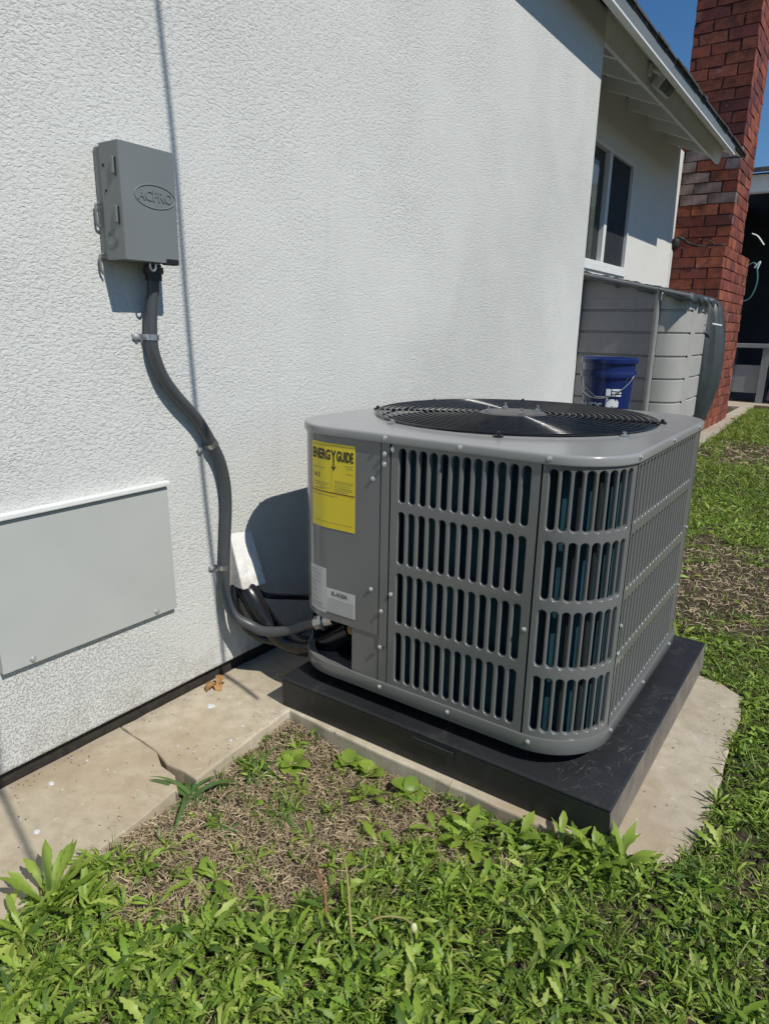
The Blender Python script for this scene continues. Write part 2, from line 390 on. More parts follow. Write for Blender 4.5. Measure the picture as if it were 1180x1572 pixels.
# concrete footing strip, split by a broken joint, the condenser slab, walkway and patio
crack = [(.0, -.46), (.10, -.468), (.19, -.475), (.26, -.50), (.33, -.495), (.40, -.53)]
slab([(-.02, -6.), (.46, -6.), (.455, -2.), (.44, -1.3), (.425, -.95), (.402, -.66), (.385, -.56)] + [(x, y-.003-.030*max(0, (x-.18)/.22)) for x, y in crack[::-1]] + [(-.02, -.4605)], -.16, 0., 'concrete_slab', M['concrete'], .003, .06, 2)
slab([(-.02, -.4595)] + [(x, y+.001+.008*max(0, x-.2)/.2) for x, y in crack[:-1]] + [(.392, -.49), (.353, -.056), (.8, -.072), (1.26, -.076), (1.42, -.062), (1.545, -.055), (1.605, .0), (1.64, .12), (1.652, .26),
      (1.648, .45), (1.636, .66), (1.64, .85), (1.622, 1.0), (1.55, 1.06), (1.46, 1.085), (1.2, 1.09), (.36, 1.12), (-.02, 1.12)], -.16, 0., 'concrete_slab', M['concrete'], .003, .05, 3)
slab([(-.02, 1.13), (.36, 1.13), (.33, 2.), (.31, 5.), (.30, 7.), (.19, 12.29), (-.02, 12.29)], -.16, -.003, 'walkway', M['concrete_far'], .006, .25, 4)
slab([(-1.5, 12.3), (9., 12.3), (9., 18.), (-1.5, 18.)], -.16, 0., 'patio', M['concrete_far'], .0, .5, 5)

# ------------------------------------------------------------------ the house
H = T('stucco_house', 'white stucco house with grey painted eaves and a sliding window in its recessed side', 'house', (0, 0, 0))
YC = 3.49; XR = -.55
b = B(); b.box((-.3, -7., .05), (0, YC, 3.335)); b.box((-3.2, YC-.25, .05), (-.301, YC, 3.40))
H.part('wing_wall', b, M['stucco'], bevel=.01)
b = B(); b.box((-.3, -7., -.15), (-.028, YC-.03, .05)); H.part('foundation', b, M['dirt_dark'])
wy0, wy1, wz0, wz1 = 4.45, 6.24, 1.895, 2.95
b = B(); T_ = -.25
b.box((XR+T_, YC+.002, -.05), (XR, wy0, 3.46)); b.box((XR+T_, wy1, -.05), (XR, 8.24, 3.46))
b.box((XR+T_, wy0, -.05), (XR, wy1, wz0)); b.box((XR+T_, wy0, wz1), (XR, wy1, 3.46))
b.box((XR+T_, 8.24, -.05), (XR-.06, 13.2, 3.46))
H.part('recessed_wall', b, M['stucco_far'])
b = B(); fr = .045; m0, m1 = 5.46, 5.535
b.box((XR-.10, wy0, wz0), (XR+.012, wy0+fr, wz1)); b.box((XR-.10, wy1-fr*.5, wz0), (XR+.012, wy1, wz1))
b.box((XR-.10, wy0+fr, wz0), (XR+.012, wy1-fr*.5, wz0+fr)); b.box((XR-.10, wy0+fr, wz1-.025), (XR+.012, wy1-fr*.5, wz1))
b.box((XR-.10, m0, wz0+fr), (XR+.006, m1, wz1-.025))
win = H.part('window', b, M['white_paint'], bevel=.004)
b = B(); b.box((XR-.05, wy0+fr, wz0+fr), (XR-.043, m0, wz1-.025)); H.part('pane', b, M['pane_glass'], parent=win)
b = B(); b.box((XR-.03, m1, wz0+fr), (XR-.024, wy1-fr*.5, wz1-.025)); H.part('insect_screen', b, M['screen_mesh'], parent=win)
for i in range(34):
    y = wy0+.03+i*.031
    b = B(); b.box((XR-.18-.012*math.sin(i*1.9), y, wz0), (XR-.172-.012*math.sin(i*1.9), y+.0295, wz0+.66))
    H.part('curtain_fold', b, M['curtain'], parent=win)
b = B(); b.box((XR-.0, wy0-.05, wz0-.045), (XR+.018, wy1+.04, wz0-.002)); H.part('sill', b, M['white_paint'], parent=win, bevel=.004)
# frieze board flush with the wing wall, under the eave
y0 = YC+.012; sl_ = .40
def zr(x, z0): return z0 - sl_*x
b = B(); b.hexa([(-.05, y0, 3.165), (-.012, y0, 3.155), (-.012, 7.64, 3.155), (-.05, 7.64, 3.165), (-.05, y0, 3.335), (-.006, y0, 3.335), (-.006, 7.78, 3.335), (-.05, 7.78, 3.335)])
H.part('frieze_board', b, M['fascia_paint'], bevel=.004)
b = B(); b.box((.166, -7.2, 3.175), (.20, 7.30, 3.262)); H.part('fascia', b, M['gutter_paint'], bevel=.004)
b = B(); b.box((.160, -7.2, 3.162), (.208, 7.30, 3.1745)); H.part('drip_trim', b, M['white_paint'])
for i, y in enumerate([3.93, 4.555, 5.186, 5.86, 6.55, 7.22]):
    b = B(); z1_, z2_ = 3.155, 3.325
    b.hexa([(XR, y-.028, zr(XR, z1_)), (-.052, y-.028, zr(-.052, z1_)), (-.052, y+.028, zr(-.052, z1_)), (XR, y+.028, zr(XR, z1_)),
            (XR, y-.028, zr(XR, z2_)), (-.052, y-.028, zr(-.052, z2_)), (-.052, y+.028, zr(-.052, z2_)), (XR, y+.028, zr(XR, z2_))])
    H.part('rafter', b, M['soffit'])
for i in range(5):                                   # sheathing boards seen from below
    x1 = .162 - i*.1425; x0 = x1-.139
    b = B(); b.hexa([(x0, y0 if x0 < 0 else -7., zr(x0, 3.327)), (x1, y0 if x0 < 0 else -7., zr(x1, 3.327)), (x1, 7.9, zr(x1, 3.327)), (x0, 7.9, zr(x0, 3.327)),
                     (x0, y0 if x0 < 0 else -7., zr(x0, 3.342)), (x1, y0 if x0 < 0 else -7., zr(x1, 3.342)), (x1, 7.9, zr(x1, 3.342)), (x0, 7.9, zr(x0, 3.342))])
    H.part('soffit_board', b, M['soffit'])
b = B(); xe = -5.2
b.hexa([(xe, -7.2, zr(xe, 3.343)), (.205, -7.2, zr(.205, 3.343)), (.205, 7.42, zr(.205, 3.343)), (xe, 7.42, zr(xe, 3.343)), (xe, -7.2, zr(xe, 3.368)), (.205, -7.2, zr(.205, 3.368)), (.205, 7.42, zr(.205, 3.368)), (xe, 7.42, zr(xe, 3.368))])
xq = .205
b.hexa([(xe, 7.421, zr(xe, 3.343)), (xq, 7.421, zr(xq, 3.343)), (xq, 8.02, zr(xq, 3.343)), (xe, 8.24, zr(xe, 3.343)), (xe, 7.421, zr(xe, 3.368)), (xq, 7.421, zr(xq, 3.368)), (xq, 8.02, zr(xq, 3.368)), (xe, 8.24, zr(xe, 3.368))])
H.part('roof', b, M['shingle'])
r = random.Random(3); meshes = []
for c in range(9):
    x0 = .232-c*.17; z0 = 3.370-sl_*x0; y = -.2 if c < 2 else 2.5
    while y < 7.95:
        L = r.uniform(.14, .30); yy = min(y+L-.008, 8.02); h = r.uniform(.010, .020); d = r.uniform(0, .014)
        b = B(); b.hexa([(x0-.2, y, z0+.081), (x0-d, y, z0), (x0-d, yy, z0), (x0-.2, yy, z0+.081), (x0-.2, y, z0+.081+h), (x0-d, y, z0+h), (x0-d, yy, z0+h), (x0-.2, yy, z0+.081+h)])
        H.part('shingle', b, M['shingle'])
        y += L
b = B(); b.box((-4.5, YC-.25, 3.0), (-3.21, YC, 4.4)); b.box((-4.4, YC, -.05), (-3.2, 13.2, 4.4)); H.part('rear_wall', b, M['stucco_far'])

# ------------------------------------------------------------------ chimney, brick by brick
CH = T('brick_chimney', 'tall red brick chimney with a wider base standing beyond the eave', 'chimney', (-.26, 9., 0))
b = B(); b.box((-.655, 8.27, -.1), (.06, 10.18, 2.32)); b.box((-.655, 8.47, 2.32), (.06, 9.38, 6.0))
CH.part('mortar_core', b, M['mortar'])
BH, BL, BD, J = .130, .33, .16, .013
def brick_mesh(L, W, Hh, seed):
    r = random.Random(seed); b = B(); b.box((-L/2, -W/2, -Hh/2), (L/2, W/2, Hh/2))
    b.v = [tuple(c+r.uniform(-.006, .006) for c in p) for p in b.v]
    me = b.mesh('brick', M['brick']); return me
cache = {}
def brick(cx, cy, cz, L, W, painted=False):
    key = (round(L, 2), round(W, 2), random.randrange(3), painted)
    if key not in cache:
        me = brick_mesh(L, W, BH-J, len(cache))
        if painted: me.materials.clear(); me.materials.append(M['brick_painted'])
        cache[key] = me
    o = bpy.data.objects.new('brick', cache[key]); COL.objects.link(o); o.parent = CH.o
    o.location = (Vector((cx, cy, cz))-CH.loc)*K
    o.location.x += random.uniform(-.0012, .0025); o.location.y += random.uniform(-.0025, .0012)
def courses(x0, x1, yf, yb, z0, n):
    """face -Y at yf, face +X at x1"""
    for i in range(n):
        z = z0+(i+.5)*BH; off = i % 2
        pn = 2.92 < z < 3.45
        # -Y face stretchers
        x = x1; k = 0
        seg = [BL, BL, BL] if off == 0 else [BD+J, BL, BL]
        for L in seg:
            l = min(L, x-x0)
            if l > .05: brick(x-l/2-(J/2 if k else 0), yf+BD/2, z, l-J, BD, pn and random.random() < .8)
            x -= L; k += 1
        # +X face
        y = yf + (BD+J if off == 0 else BL)
        if off == 1: brick(x1-BD/2, yf+BL/2+.001, z, BD-.004, BL-J)
        while y < yb-.03:
            l = min(BL, yb-y); brick(x1-BD/2, y+l/2, z, BD, l-J); y += BL
courses(-.66, .08, 8.25, 10.2, .0, 18)
courses(-.66, .08, 8.45, 9.4, 18*BH, 28)
b = B(); b.box((-.69, 8.40, 46*BH), (.11, 9.45, 46*BH+.1)); CH.part('cap', b, M['concrete_far'], bevel=.01)
b = B(); b.box((XR-.055, 8.16, .0), (XR+.012, 8.236, 2.30)); CH.part('corner_trim', b, M['white_paint'], bevel=.005)

# black cable lying on the chimney's shoulder
cb = T('black_cable', 'black cable bundled on the shoulder of the brick chimney', 'cable', (-.4, 8.3, 2.33))
zc_ = 18*BH
b = B(); b.tube(smoothpath([(-.56, 8.20, zc_+.04), (-.52, 8.22, zc_+.11), (-.44, 8.24, zc_+.10), (-.38, 8.30, zc_+.05), (-.26, 8.30, zc_+.013), (-.12, 8.34, zc_+.011), (0, 8.32, zc_+.011), (.06, 8.34, zc_+.011)]), .015, 8)
cb.part('cord', b, M['cord'], 60)
b = B(); b.tube(smoothpath([(-.30, 8.34, zc_+.01), (-.22, 8.30, zc_+.08), (-.12, 8.32, zc_+.06), (-.06, 8.34, zc_+.01)]), .009, 6); cb.part('loop', b, M['cord'], 60)
b = B(); b.lathe([(.02, -.05), (.06, -.045), (.075, 0), (.06, .05), (.02, .06)], 12, (-.53, 8.24, zc_+.05)); cb.part('plug', b, M['cord'], 40)

# ------------------------------------------------------------------ flood light on the fascia
FL = T('flood_light', 'small grey floodlight with square glass face mounted on the fascia', 'floodlight', (0, 4.62, 3.22))
b = B(); b.lathe([(.05, 0), (.05, .02), (.035, .03)], 20, (-.006, 4.55, 3.27), Matrix(((0, 0, 1), (0, 1, 0), (-1, 0, 0)))); FL.part('base', b, M['lamp_body'], 35)
b = B(); b.tube(smoothpath([(.02, 4.55, 3.27), (.06, 4.57, 3.25), (.09, 4.62, 3.23)]), .016, 10); FL.part('arm', b, M['lamp_body'], 50)
R_ = Matrix.Rotation(math.radians(38), 3, 'Y') @ Matrix.Rotation(math.radians(-14), 3, 'Z')
b = B(); b.box((.05, 4.60, 3.13), (.13, 4.82, 3.27), R_); hd = FL.part('head', b, M['lamp_body'], bevel=.012)
b = B(); b.box((.129, 4.62, 3.145), (.137, 4.705, 3.255), R_, (.09, 4.71, 3.2)); b.box((.129, 4.715, 3.145), (.137, 4.80, 3.255), R_, (.09, 4.71, 3.2)); FL.part('lens', b, M['lens'], parent=hd)
b = B(); b.box((.02, 4.80, 3.29), (.10, 4.83, 3.31), R_); FL.part('bracket', b, M['lamp_body'])

# ------------------------------------------------------------------ storage shed, tarp, buckets
SH = T('storage_shed', 'beige resin storage shed with ribbed panels beside the recessed wall', 'shed', (-.2, 6.3, 0))
def shed_panel(path, z0, z1, grooves, thick=.03):
    b = B(); zs = [z0]
    for g in grooves: zs += [g-.012, g-.005, g+.005, g+.012]
    zs.append(z1); n = len(path); P = [Vector((p[0], p[1])) for p in path]
    nr = []
    for i in range(n):
        t = (P[min(i+1, n-1)]-P[max(i-1, 0)]).normalized(); nr.append(Vector((t.y, -t.x)))
    def d(z): return -.016 if any(abs(z-g) < .006 for g in grooves) else 0
    for z in zs:
        for i in range(n):
            q = P[i]+nr[i]*d(z); b.v.append((q.x, q.y, z))
    for j in range(len(zs)-1):
        for i in range(n-1): b.f.append((j*n+i, j*n+i+1, (j+1)*n+i+1, (j+1)*n+i)); b.mi.append(0)
    return b
gr = [.26, .46, .66, .87, 1.07, 1.276, 1.47]
sy0, sy1, sx1 = 4.95, 5.98, .425
def ztop(x): return 1.575+(.43-x)*.21
SH.part('end_panel', shed_panel([(-.54, 5.03), (-.3, 5.01), (-.0, 4.975), (.145, sy0+.005)], .03, 1.575, gr), M['resin_dark'])
b = B(); b.hexa([(-.54, 5.03, 1.5752), (.145, 4.955, 1.5752), (.145, 4.985, 1.5752), (-.54, 5.06, 1.5752), (-.54, 5.03, ztop(-.54)), (.145, 4.955, ztop(.145)), (.145, 4.985, ztop(.145)), (-.54, 5.06, ztop(-.54))])
SH.part('gable_panel', b, M['resin_dark'])
b = B(); b.tube([(.17, sy0, .03), (.17, sy0, ztop(.17))], .026, 10); SH.part('corner_post', b, M['resin_post'], 40)
arc = [(.198, sy0+.005), (.25, sy0+.01), (.30, sy0+.025), (.35, sy0+.055), (.39, sy0+.10), (.415, sy0+.16), (.425, sy0+.24)]
SH.part('corner_panel', shed_panel(arc, .03, 1.612, gr), M['resin'], 30)
SH.part('stile', shed_panel([(.425, sy0+.242), (.43, sy0+.40), (.425, sy0+.42)], .03, 1.572, []), M['resin'])
SH.part('side_panel', shed_panel([(.41, sy0+.43), (.42, sy0+.7), (.405, sy1-.03), (.40, sy1)], .03, 1.57, gr), M['resin'])
b = B(); b.box((-.545, 5.06, .03), (-.525, sy1, 1.6)); b.box((-.545, sy1+.002, .03), (.38, sy1+.02, 1.57)); SH.part('rear_panel', b, M['resin'])
b = B(); b.box((-.545, 5.0, -.003), (.40, sy1+.02, .029)); SH.part('floor_panel', b, M['resin_dark'])
b = B(); b.hexa([(-.545, sy0-.02, ztop(-.545)+.002), (.455, sy0-.02, ztop(.455)+.002), (.455, sy1+.04, ztop(.455)+.002), (-.545, sy1+.04, ztop(-.545)+.002), (-.545, sy0-.02, ztop(-.545)+.03), (.455, sy0-.02, ztop(.455)+.03), (.455, sy1+.04, ztop(.455)+.03), (-.545, sy1+.04, ztop(-.545)+.03)])
SH.part('lid', b, M['resin_dark'], bevel=.01)
for z in (1.36, 1.30):
    b = B(); b.lathe([(.01, 0), (.01, .012)], 10, (.408, sy1-.14, z), Matrix(((0, 0, 1), (0, 1, 0), (-1, 0, 0)))); SH.part('vent_button', b, M['resin_dark'])
TP = T('tarp', 'dark grey green tarp draped over the storage shed and hanging off its far end', 'tarp', (-.1, 5.4, 1.65))
b = B(); nx_, ny_ = 26, 24
for j in range(ny_+1):
    for i in range(nx_+1):
        u, v_ = i/nx_, j/ny_
        x = -.545+1.03*u; y = sy0-.045+(sy1-sy0+.10)*v_
        z = ztop(min(x, .46))+.036+.008*math.sin(u*21+v_*7)*math.sin(v_*13+1)+.006*math.sin(u*47+v_*3)
        if j == 0: z -= .055+.018*math.sin(i*.9)+.010*math.sin(i*2.3); y += .012
        if i == nx_: z -= .05+.02*math.sin(j*1.1)+.01*math.sin(j*2.7); x -= .006
        b.v.append((x, y, z))
b.f = [(j*(nx_+1)+i, j*(nx_+1)+i+1, (j+1)*(nx_+1)+i+1, (j+1)*(nx_+1)+i) for j in range(ny_) for i in range(nx_)]; b.mi = [0]*len(b.f)
o = TP.part('sheet', b, M['tarp'], 60); md = o.modifiers.new('thick', 'SOLIDIFY'); md.thickness = .005
b = B(); N1, N2 = 48, 24
for j in range(N2+1):
    t = j/N2; z = 1.60*(1-t)+.06*t; bul = math.sin(PI*min(1, t*1.12))**.6
    wx = .44+.105*bul-.20*max(0, t-.5)**1.2
    for i in range(N1):
        a = 2*PI*i/N1; fold = .016*math.sin(i*1.9+2*t)*math.sin(PI*min(1, t*1.6)); rx, ry = .40+fold, .12+.10*bul+fold
        ca, sa = math.cos(a), math.sin(a)
        b.v.append((wx-.40+rx*math.copysign(abs(ca)**.7, ca), sy1+.245+ry*math.copysign(abs(sa)**.7, sa), z))
b.f = [(j*N1+i, j*N1+(i+1) % N1, (j+1)*N1+(i+1) % N1, (j+1)*N1+i) for j in range(N2) for i in range(N1)]; b.mi = [0]*len(b.f)
b.f.append(tuple(range(N1))); b.mi.append(0)
o = TP.part('hanging_fold', b, M['tarp'], 70); md = o.modifiers.new('thick', 'SOLIDIFY'); md.thickness = .006
b = B(); b.tube([(.45, sy1+.02, 1.37), (.53, sy1+.06, 1.355)], .010, 6); TP.part('clip', b, M['print_white'])

def bucket(x, y, z, rz, label, logo):
    t = thing('bucket', label, 'bucket', (x, y, z), 'blue buckets stacked by the shed', (0, 0, rz)); t.scale = (1.06,)*3
    b = B(); b.lathe([(.16, 0), (.165, .004), (.19, .38), (.205, .381), (.208, .40), (.205, .425), (.193, .427), (.194, .47), (.196, .485)], 40); put('body', b.mesh('body', M['bucket'], smooth=35), t)
    b = B(); b.lathe([(.19, .486), (.212, .487), (.214, .515), (.206, .522), (.195, .515), (.19, .512)], 40); put('lid', b.mesh('lid', M['bucket'], smooth=35), t)
    b = B(); b.tube(smoothpath([(.207*math.cos(a), .207*math.sin(a)-.012*math.sin((a+PI*.95)/(.9*PI)*PI), .40-.17*math.sin(min(1, max(0, (-a-.05*PI)/(.9*PI)))*PI)) for a in [-PI*.05-PI*.9*k/8 for k in range(9)]], 3), .0045, 6)
    put('handle', b.mesh('handle', M['zinc'], smooth=60), t)
    def wrap(vs, r, a0, z0): return [((r)*math.sin(a0+p[0]/r), -(r)*math.cos(a0+p[0]/r), z0+p[1]) for p in vs]
    if logo in ('shop', 'both'):
        vs, fs = text_geo("LOWE'S", .085, .002); b = B(); b.add(wrap(vs, .190, -.62, .16), fs)
        # roof-shaped outline round the name
        for (p, q) in (((-.18, .10), (-.18, .24)), ((.18, .10), (.18, .24)), ((-.18, .10), (.18, .10)), ((-.18, .24), (-.09, .24)), ((.09, .24), (.18, .24)), ((-.09, .24), (0, .30)), ((0, .30), (.09, .24))):
            n = 8; w_ = .004
            for k in range(n):
                a_ = (p[0]+(q[0]-p[0])*k/n, p[1]+(q[1]-p[1])*k/n); c_ = (p[0]+(q[0]-p[0])*(k+1)/n, p[1]+(q[1]-p[1])*(k+1)/n)
                dx, dy = (w_, 0) if abs(p[0]-q[0]) < .01 else (0, w_)
                pts = [(a_[0]-dx, a_[1]-dy), (c_[0]-dx, c_[1]-dy), (c_[0]+dx, c_[1]+dy), (a_[0]+dx, a_[1]+dy)]
                b.add(wrap(pts, .191, -.62, 0.), [(0, 1, 2, 3)])
        put('printed_logo', b.mesh('printed_logo', M['ink_print']), t)
    if logo in ('label', 'both'):
        b = B()
        for (x0, x1, z0_, z1_) in ((-.055, -.02, .25, .30), (-.012, .06, .285, .30), (-.012, .06, .265, .277), (-.012, .06, .245, .257), (-.05, .045, .16, .225), (-.05, .03, .115, .15)):
            n = 5
            for k in range(n):
                xa = x0+(x1-x0)*k/n; xb = x0+(x1-x0)*(k+1)/n; sk = .02*(1 if z1_ < .23 and k > 2 else 0)
                b.add(wrap([(xa, z0_), (xb, z0_+sk*.5), (xb, z1_-sk), (xa, z1_)], .191, .55, 0), [(0, 1, 2, 3)])
        put('printed_label', b.mesh('printed_label', M['print_white']), t)
    return t
M['ink_print'] = simple('ink_print', (.35, .42, .5), .5)
bx, by = .065, 4.10
bucket(bx, by, 0, .2, 'lower blue bucket of the stack, hidden behind the condenser', '')
bucket(bx, by, .523, .0, 'blue lidded bucket with shop lettering and white printed patch, upper one by the wall corner', 'both')

# ------------------------------------------------------------------ far patio
PC = T('patio_cover', 'dark shaded patio cover with pale beam beyond the chimney', 'patio cover', (2., 13., 0))
b = B(); b.box((-1.2, 12.9, 3.70), (8, 13.1, 3.98)); PC.part('beam', b, M['fascia_paint'])
b = B(); b.hexa([(-1.2, 12.7, 3.985), (8, 12.7, 3.985), (8, 17.5, 4.9), (-1.2, 17.5, 4.9), (-1.2, 12.7, 4.06), (8, 12.7, 4.06), (8, 17.5, 5.0), (-1.2, 17.5, 5.0)]); PC.part('roof', b, M['shingle'])
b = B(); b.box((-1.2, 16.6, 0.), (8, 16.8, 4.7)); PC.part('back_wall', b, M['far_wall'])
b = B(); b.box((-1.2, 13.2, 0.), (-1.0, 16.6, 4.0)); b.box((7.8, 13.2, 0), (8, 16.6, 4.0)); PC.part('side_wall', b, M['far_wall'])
for x in (2.6, 6.9): b = B(); b.box((x, 12.92, 0), (x+.14, 13.08, 3.7)); PC.part('post', b, M['fascia_paint'])
VT = T('bench', 'grey cabinet bench standing in the shade of the patio', 'bench', (0., 13.3, 0))
b = B(); b.box((-.45, 13.15, 1.02), (.30, 13.7, 1.10)); VT.part('top', b, M['cabinet'], bevel=.01)
b = B(); b.box((-.42, 13.2, .12), (-.36, 13.66, 1.02)); VT.part('leg', b, M['cabinet'])
b = B(); b.box((.10, 13.2, .0), (.22, 13.66, 1.02)); VT.part('leg', b, M['cabinet'])
b = B(); b.box((-.36, 13.25, .18), (.10, 13.6, .70)); VT.part('drawer', b, M['cabinet'], bevel=.01)
cu = T('cushion', 'purple cushion leaning beside the grey bench', 'cushion', (.5, 13.3, 0))
b = B(); b.box((.32, 13.2, .03), (.75, 13.3, .85), Matrix.Rotation(.12, 3, 'Y')); cu.part('pad', b, M['purple'], bevel=.03)
vn = T('looped_hose', 'teal hose hanging in loops beside the chimney in the patio shade', 'hose', (-.25, 12.9, 2.4))
b = B(); b.tube(smoothpath([(-.32, 12.8, 3.0), (-.22, 12.8, 2.95), (-.1, 12.8, 2.8)]), .012, 6); vn.part('strand', b, M['print_white'], 60)
b = B(); b.tube(smoothpath([(-.36, 12.8, 2.42), (-.2, 12.8, 2.5), (-.12, 12.8, 2.2), (-.2, 12.8, 1.9), (-.4, 12.8, 1.83)]), .012, 6); vn.part('strand', b, M['cord_teal'], 60)
b = B(); b.tube(smoothpath([(-.2, 12.8, 2.42), (-.12, 12.8, 2.52), (-.15, 12.8, 2.4)]), .014, 6); vn.part('strand', b, M['print_white'], 60)
b = B(); b.box((.22, 12.16, -.05), (3.5, 12.28, .05)); e_ = b.mesh('wood_edging', M['plank'], (.22, 12.2, 0))
put('wood_edging', e_, None, (.22, 12.2, 0), .006, label='weathered wooden edging board between the lawn and the far patio', cat='edging')

# ------------------------------------------------------------------ condenser unit
X0, X1, Y0, Y1, R = .30, 1.365, 0., 1.13, .19
def per(s, off=0.):
    """rounded-rectangle perimeter, s = 0 where the front face starts; returns x, y, nx, ny"""
    L1 = X1-X0-2*R - (.70-(X1-X0-2*R))*0; Ltot_front = X1-R-(X0+R); A = R*PI/2; L2 = Y1-Y0-2*R
    per_len = 2*Ltot_front+2*L2+4*A
    s = s + (X1-R-.49-.69)                  # keep s measured so that the right-hand arc starts at s = .70
    s = s + (Ltot_front-.70) - (X1-R-.49-.69)
    s %= per_len
    def arc(cx, cy, a0, t):
        a = a0+t/R; return (cx+(R+off)*math.cos(a), cy+(R+off)*math.sin(a), math.cos(a), math.sin(a))
    if s < Ltot_front: return (X0+R+s, Y0-off, 0, -1)
    s -= Ltot_front
    if s < A: return arc(X1-R, Y0+R, -PI/2, s)
    s -= A
    if s < L2: return (X1+off, Y0+R+s, 1, 0)
    s -= L2
    if s < A: return arc(X1-R, Y1-R, 0, s)
    s -= A
    if s < Ltot_front: return (X1-R-s, Y1+off, 0, 1)
    s -= Ltot_front
    if s < A: return arc(X0+R, Y1-R, PI/2, s)
    s -= A
    if s < L2: return (X0-off, Y1-R-s, -1, 0)
    s -= L2
    return arc(X0+R, Y0+R, PI, s)
PLEN = 2*(X1-X0-2*R)+2*(Y1-Y0-2*R)+2*PI*R
SA = .70+R*PI/2                            # s where the right face starts
SB = SA+(Y1-Y0-2*R)                        # s where it ends
SR = SB + R*PI/2                           # rear face starts
def PP(s, z, d=0.):
    x, y, _, _ = per(s, d); return (x, y, z)
U = T('air_conditioner', 'grey outdoor air conditioner condenser with louvered sides and round fan guard on a black pad', 'air conditioner', (.83, .58, .155))
ROWS = [(.219, .387), (.414, .580), (.606, .770), (.795, .957)]

def grille(s0, s1, centers, pitch, zlo, zhi, sw=.0125):
    b = B()
    def P(s, z, d=0.): b.v.append(PP(s, z, d)); return len(b.v)-1
    zed = [zlo] + [(ROWS[i][1]+ROWS[i+1][0])/2 for i in range(3)] + [zhi]
    zc = [ROWS[0][0]-.012] + zed[1:4] + [ROWS[3][1]+.012]
    sed = [centers[0]-pitch/2] + [c+pitch/2 for c in centers]
    def rect(a0, a1, q0, q1):
        n = max(1, int(abs(a1-a0)/.02+.5))
        for k in range(n):
            aa = a0+(a1-a0)*k/n; ab = a0+(a1-a0)*(k+1)/n
            b.f.append((P(aa, q0), P(ab, q0), P(ab, q1), P(aa, q1))); b.mi.append(0)
    rect(s0, sed[0], zlo, zhi); rect(sed[-1], s1, zlo, zhi)
    for i in range(len(centers)):
        rect(sed[i], sed[i+1], zlo, zc[0]); rect(sed[i], sed[i+1], zc[4], zhi)
        for j in range(4):
            c = centers[i]; z0, z1 = ROWS[j]; m = (z0+z1)/2; hz = (z1-z0)/2-sw; w2 = pitch/2
            N = 12; angs = [PI*k/N for k in range(N+1)]
            rings = []
            def ring(rad, d, outer=False):
                idx = []
                for half in (1, -1):
                    for a in angs:
                        ca, sa = math.cos(a)*half, math.sin(a)*half
                        if outer:
                            mm = max(abs(ca), abs(sa)); tx, ty = ca/mm, sa/mm
                            zz = (zc[j+1] if half > 0 else zc[j])
                            if half > 0: z = m+hz+ty*(zz-(m+hz))
                            else: z = m-hz+(-ty)*(zz-(m-hz))
                            idx.append(P(c+tx*w2, z, d))
                        else: idx.append(P(c+rad*ca, m+half*hz+rad*sa, d))
                return idx
            r0 = ring(0, 0, True); r1 = ring(sw+.0012, 0); r2_ = ring(sw, -.0006); r3 = ring(sw-.0018, -.003); r4 = ring(sw-.0024, -.011)
            for ra, rb in ((r0, r1), (r1, r2_), (r2_, r3), (r3, r4)):
                n = len(ra)
                for k in range(n): b.f.append((ra[k], ra[(k+1) % n], rb[(k+1) % n], rb[k])); b.mi.append(0)
    return b
def wn(o):
    md = o.modifiers.new('wn', 'WEIGHTED_NORMAL'); md.keep_sharp = True; md.weight = 80
    return o
ZB, ZT = .202, .975
fp = .0344
o = U.part('grille_panel', grille(.249, .703, [.287+fp*i for i in range(12)], fp, ZB, ZT), M['unit_paint'], 40, merge=.0002); wn(o)
cp = .0308
o = U.part('grille_panel', grille(.708, SA-.012, [.7355+cp*i for i in range(8)], cp, ZB, ZT), M['unit_paint'], 40, merge=.0002); wn(o)
nr = int((SB-SA-.03)/fp)
o = U.part('grille_panel', grille(SA-.004, SB-.0, [SA+.022+fp*i for i in range(nr)], fp, ZB, ZT), M['unit_paint'], 40, merge=.0002); wn(o)
ns = 9; cpp = (R*PI/2-.02)/ns
o = U.part('grille_panel', grille(SB+.004, SR-.004, [SB+.012+cpp*(i+.5) for i in range(ns)], cpp, ZB, ZT), M['unit_paint'], 40, merge=.0002); wn(o)
nb = 18
o = U.part('grille_panel', grille(SR, SR+.70, [SR+.05+fp*i for i in range(nb)], fp, ZB, ZT), M['unit_paint'], 40, merge=.0002); wn(o)
S0 = .246-PLEN+ (SR+.705+PLEN-.246-PLEN)   # start of the solid service side (rear-left)
def wrap_panel(sa, sb, za, zb, d=0., step=.012, thick=.004):
    b = B(); n = max(1, int((sb-sa)/step)); vs = []
    for k in range(n+1):
        s = sa+(sb-sa)*k/n; vs += [PP(s, za, d), PP(s, zb, d), PP(s, zb, d-thick), PP(s, za, d-thick)]
    fs = []
    for k in range(n):
        for q in range(4): fs.append((4*k+q, 4*k+4+q, 4*k+4+(q+1) % 4, 4*k+(q+1) % 4))
    fs += [(0, 1, 2, 3), (4*n+3, 4*n+2, 4*n+1, 4*n)]
    b.add(vs, fs); return b
SL = -(R*PI/2)-(.70-(X1-R-X0-R))           # arc start on the left side
o = U.part('service_panel', wrap_panel(-.42, .2115, .357, ZT+.001), M['unit_paint'], 35)
o2 = U.part('side_panel', wrap_panel(SR+.706-PLEN, -.424, ZB, ZT), M['unit_paint'], 35)
o = U.part('lower_panel', wrap_panel(.108, .2125, ZB+.001, .3565, -.003), M['unit_paint'], 35)
o = U.part('lower_panel', wrap_panel(-.42, -.20, ZB+.001, .3565, -.003), M['unit_paint'], 35)
o = U.part('cover_strip', wrap_panel(.2155, .2435, .325, .972, .001), M['unit_paint'], 35)
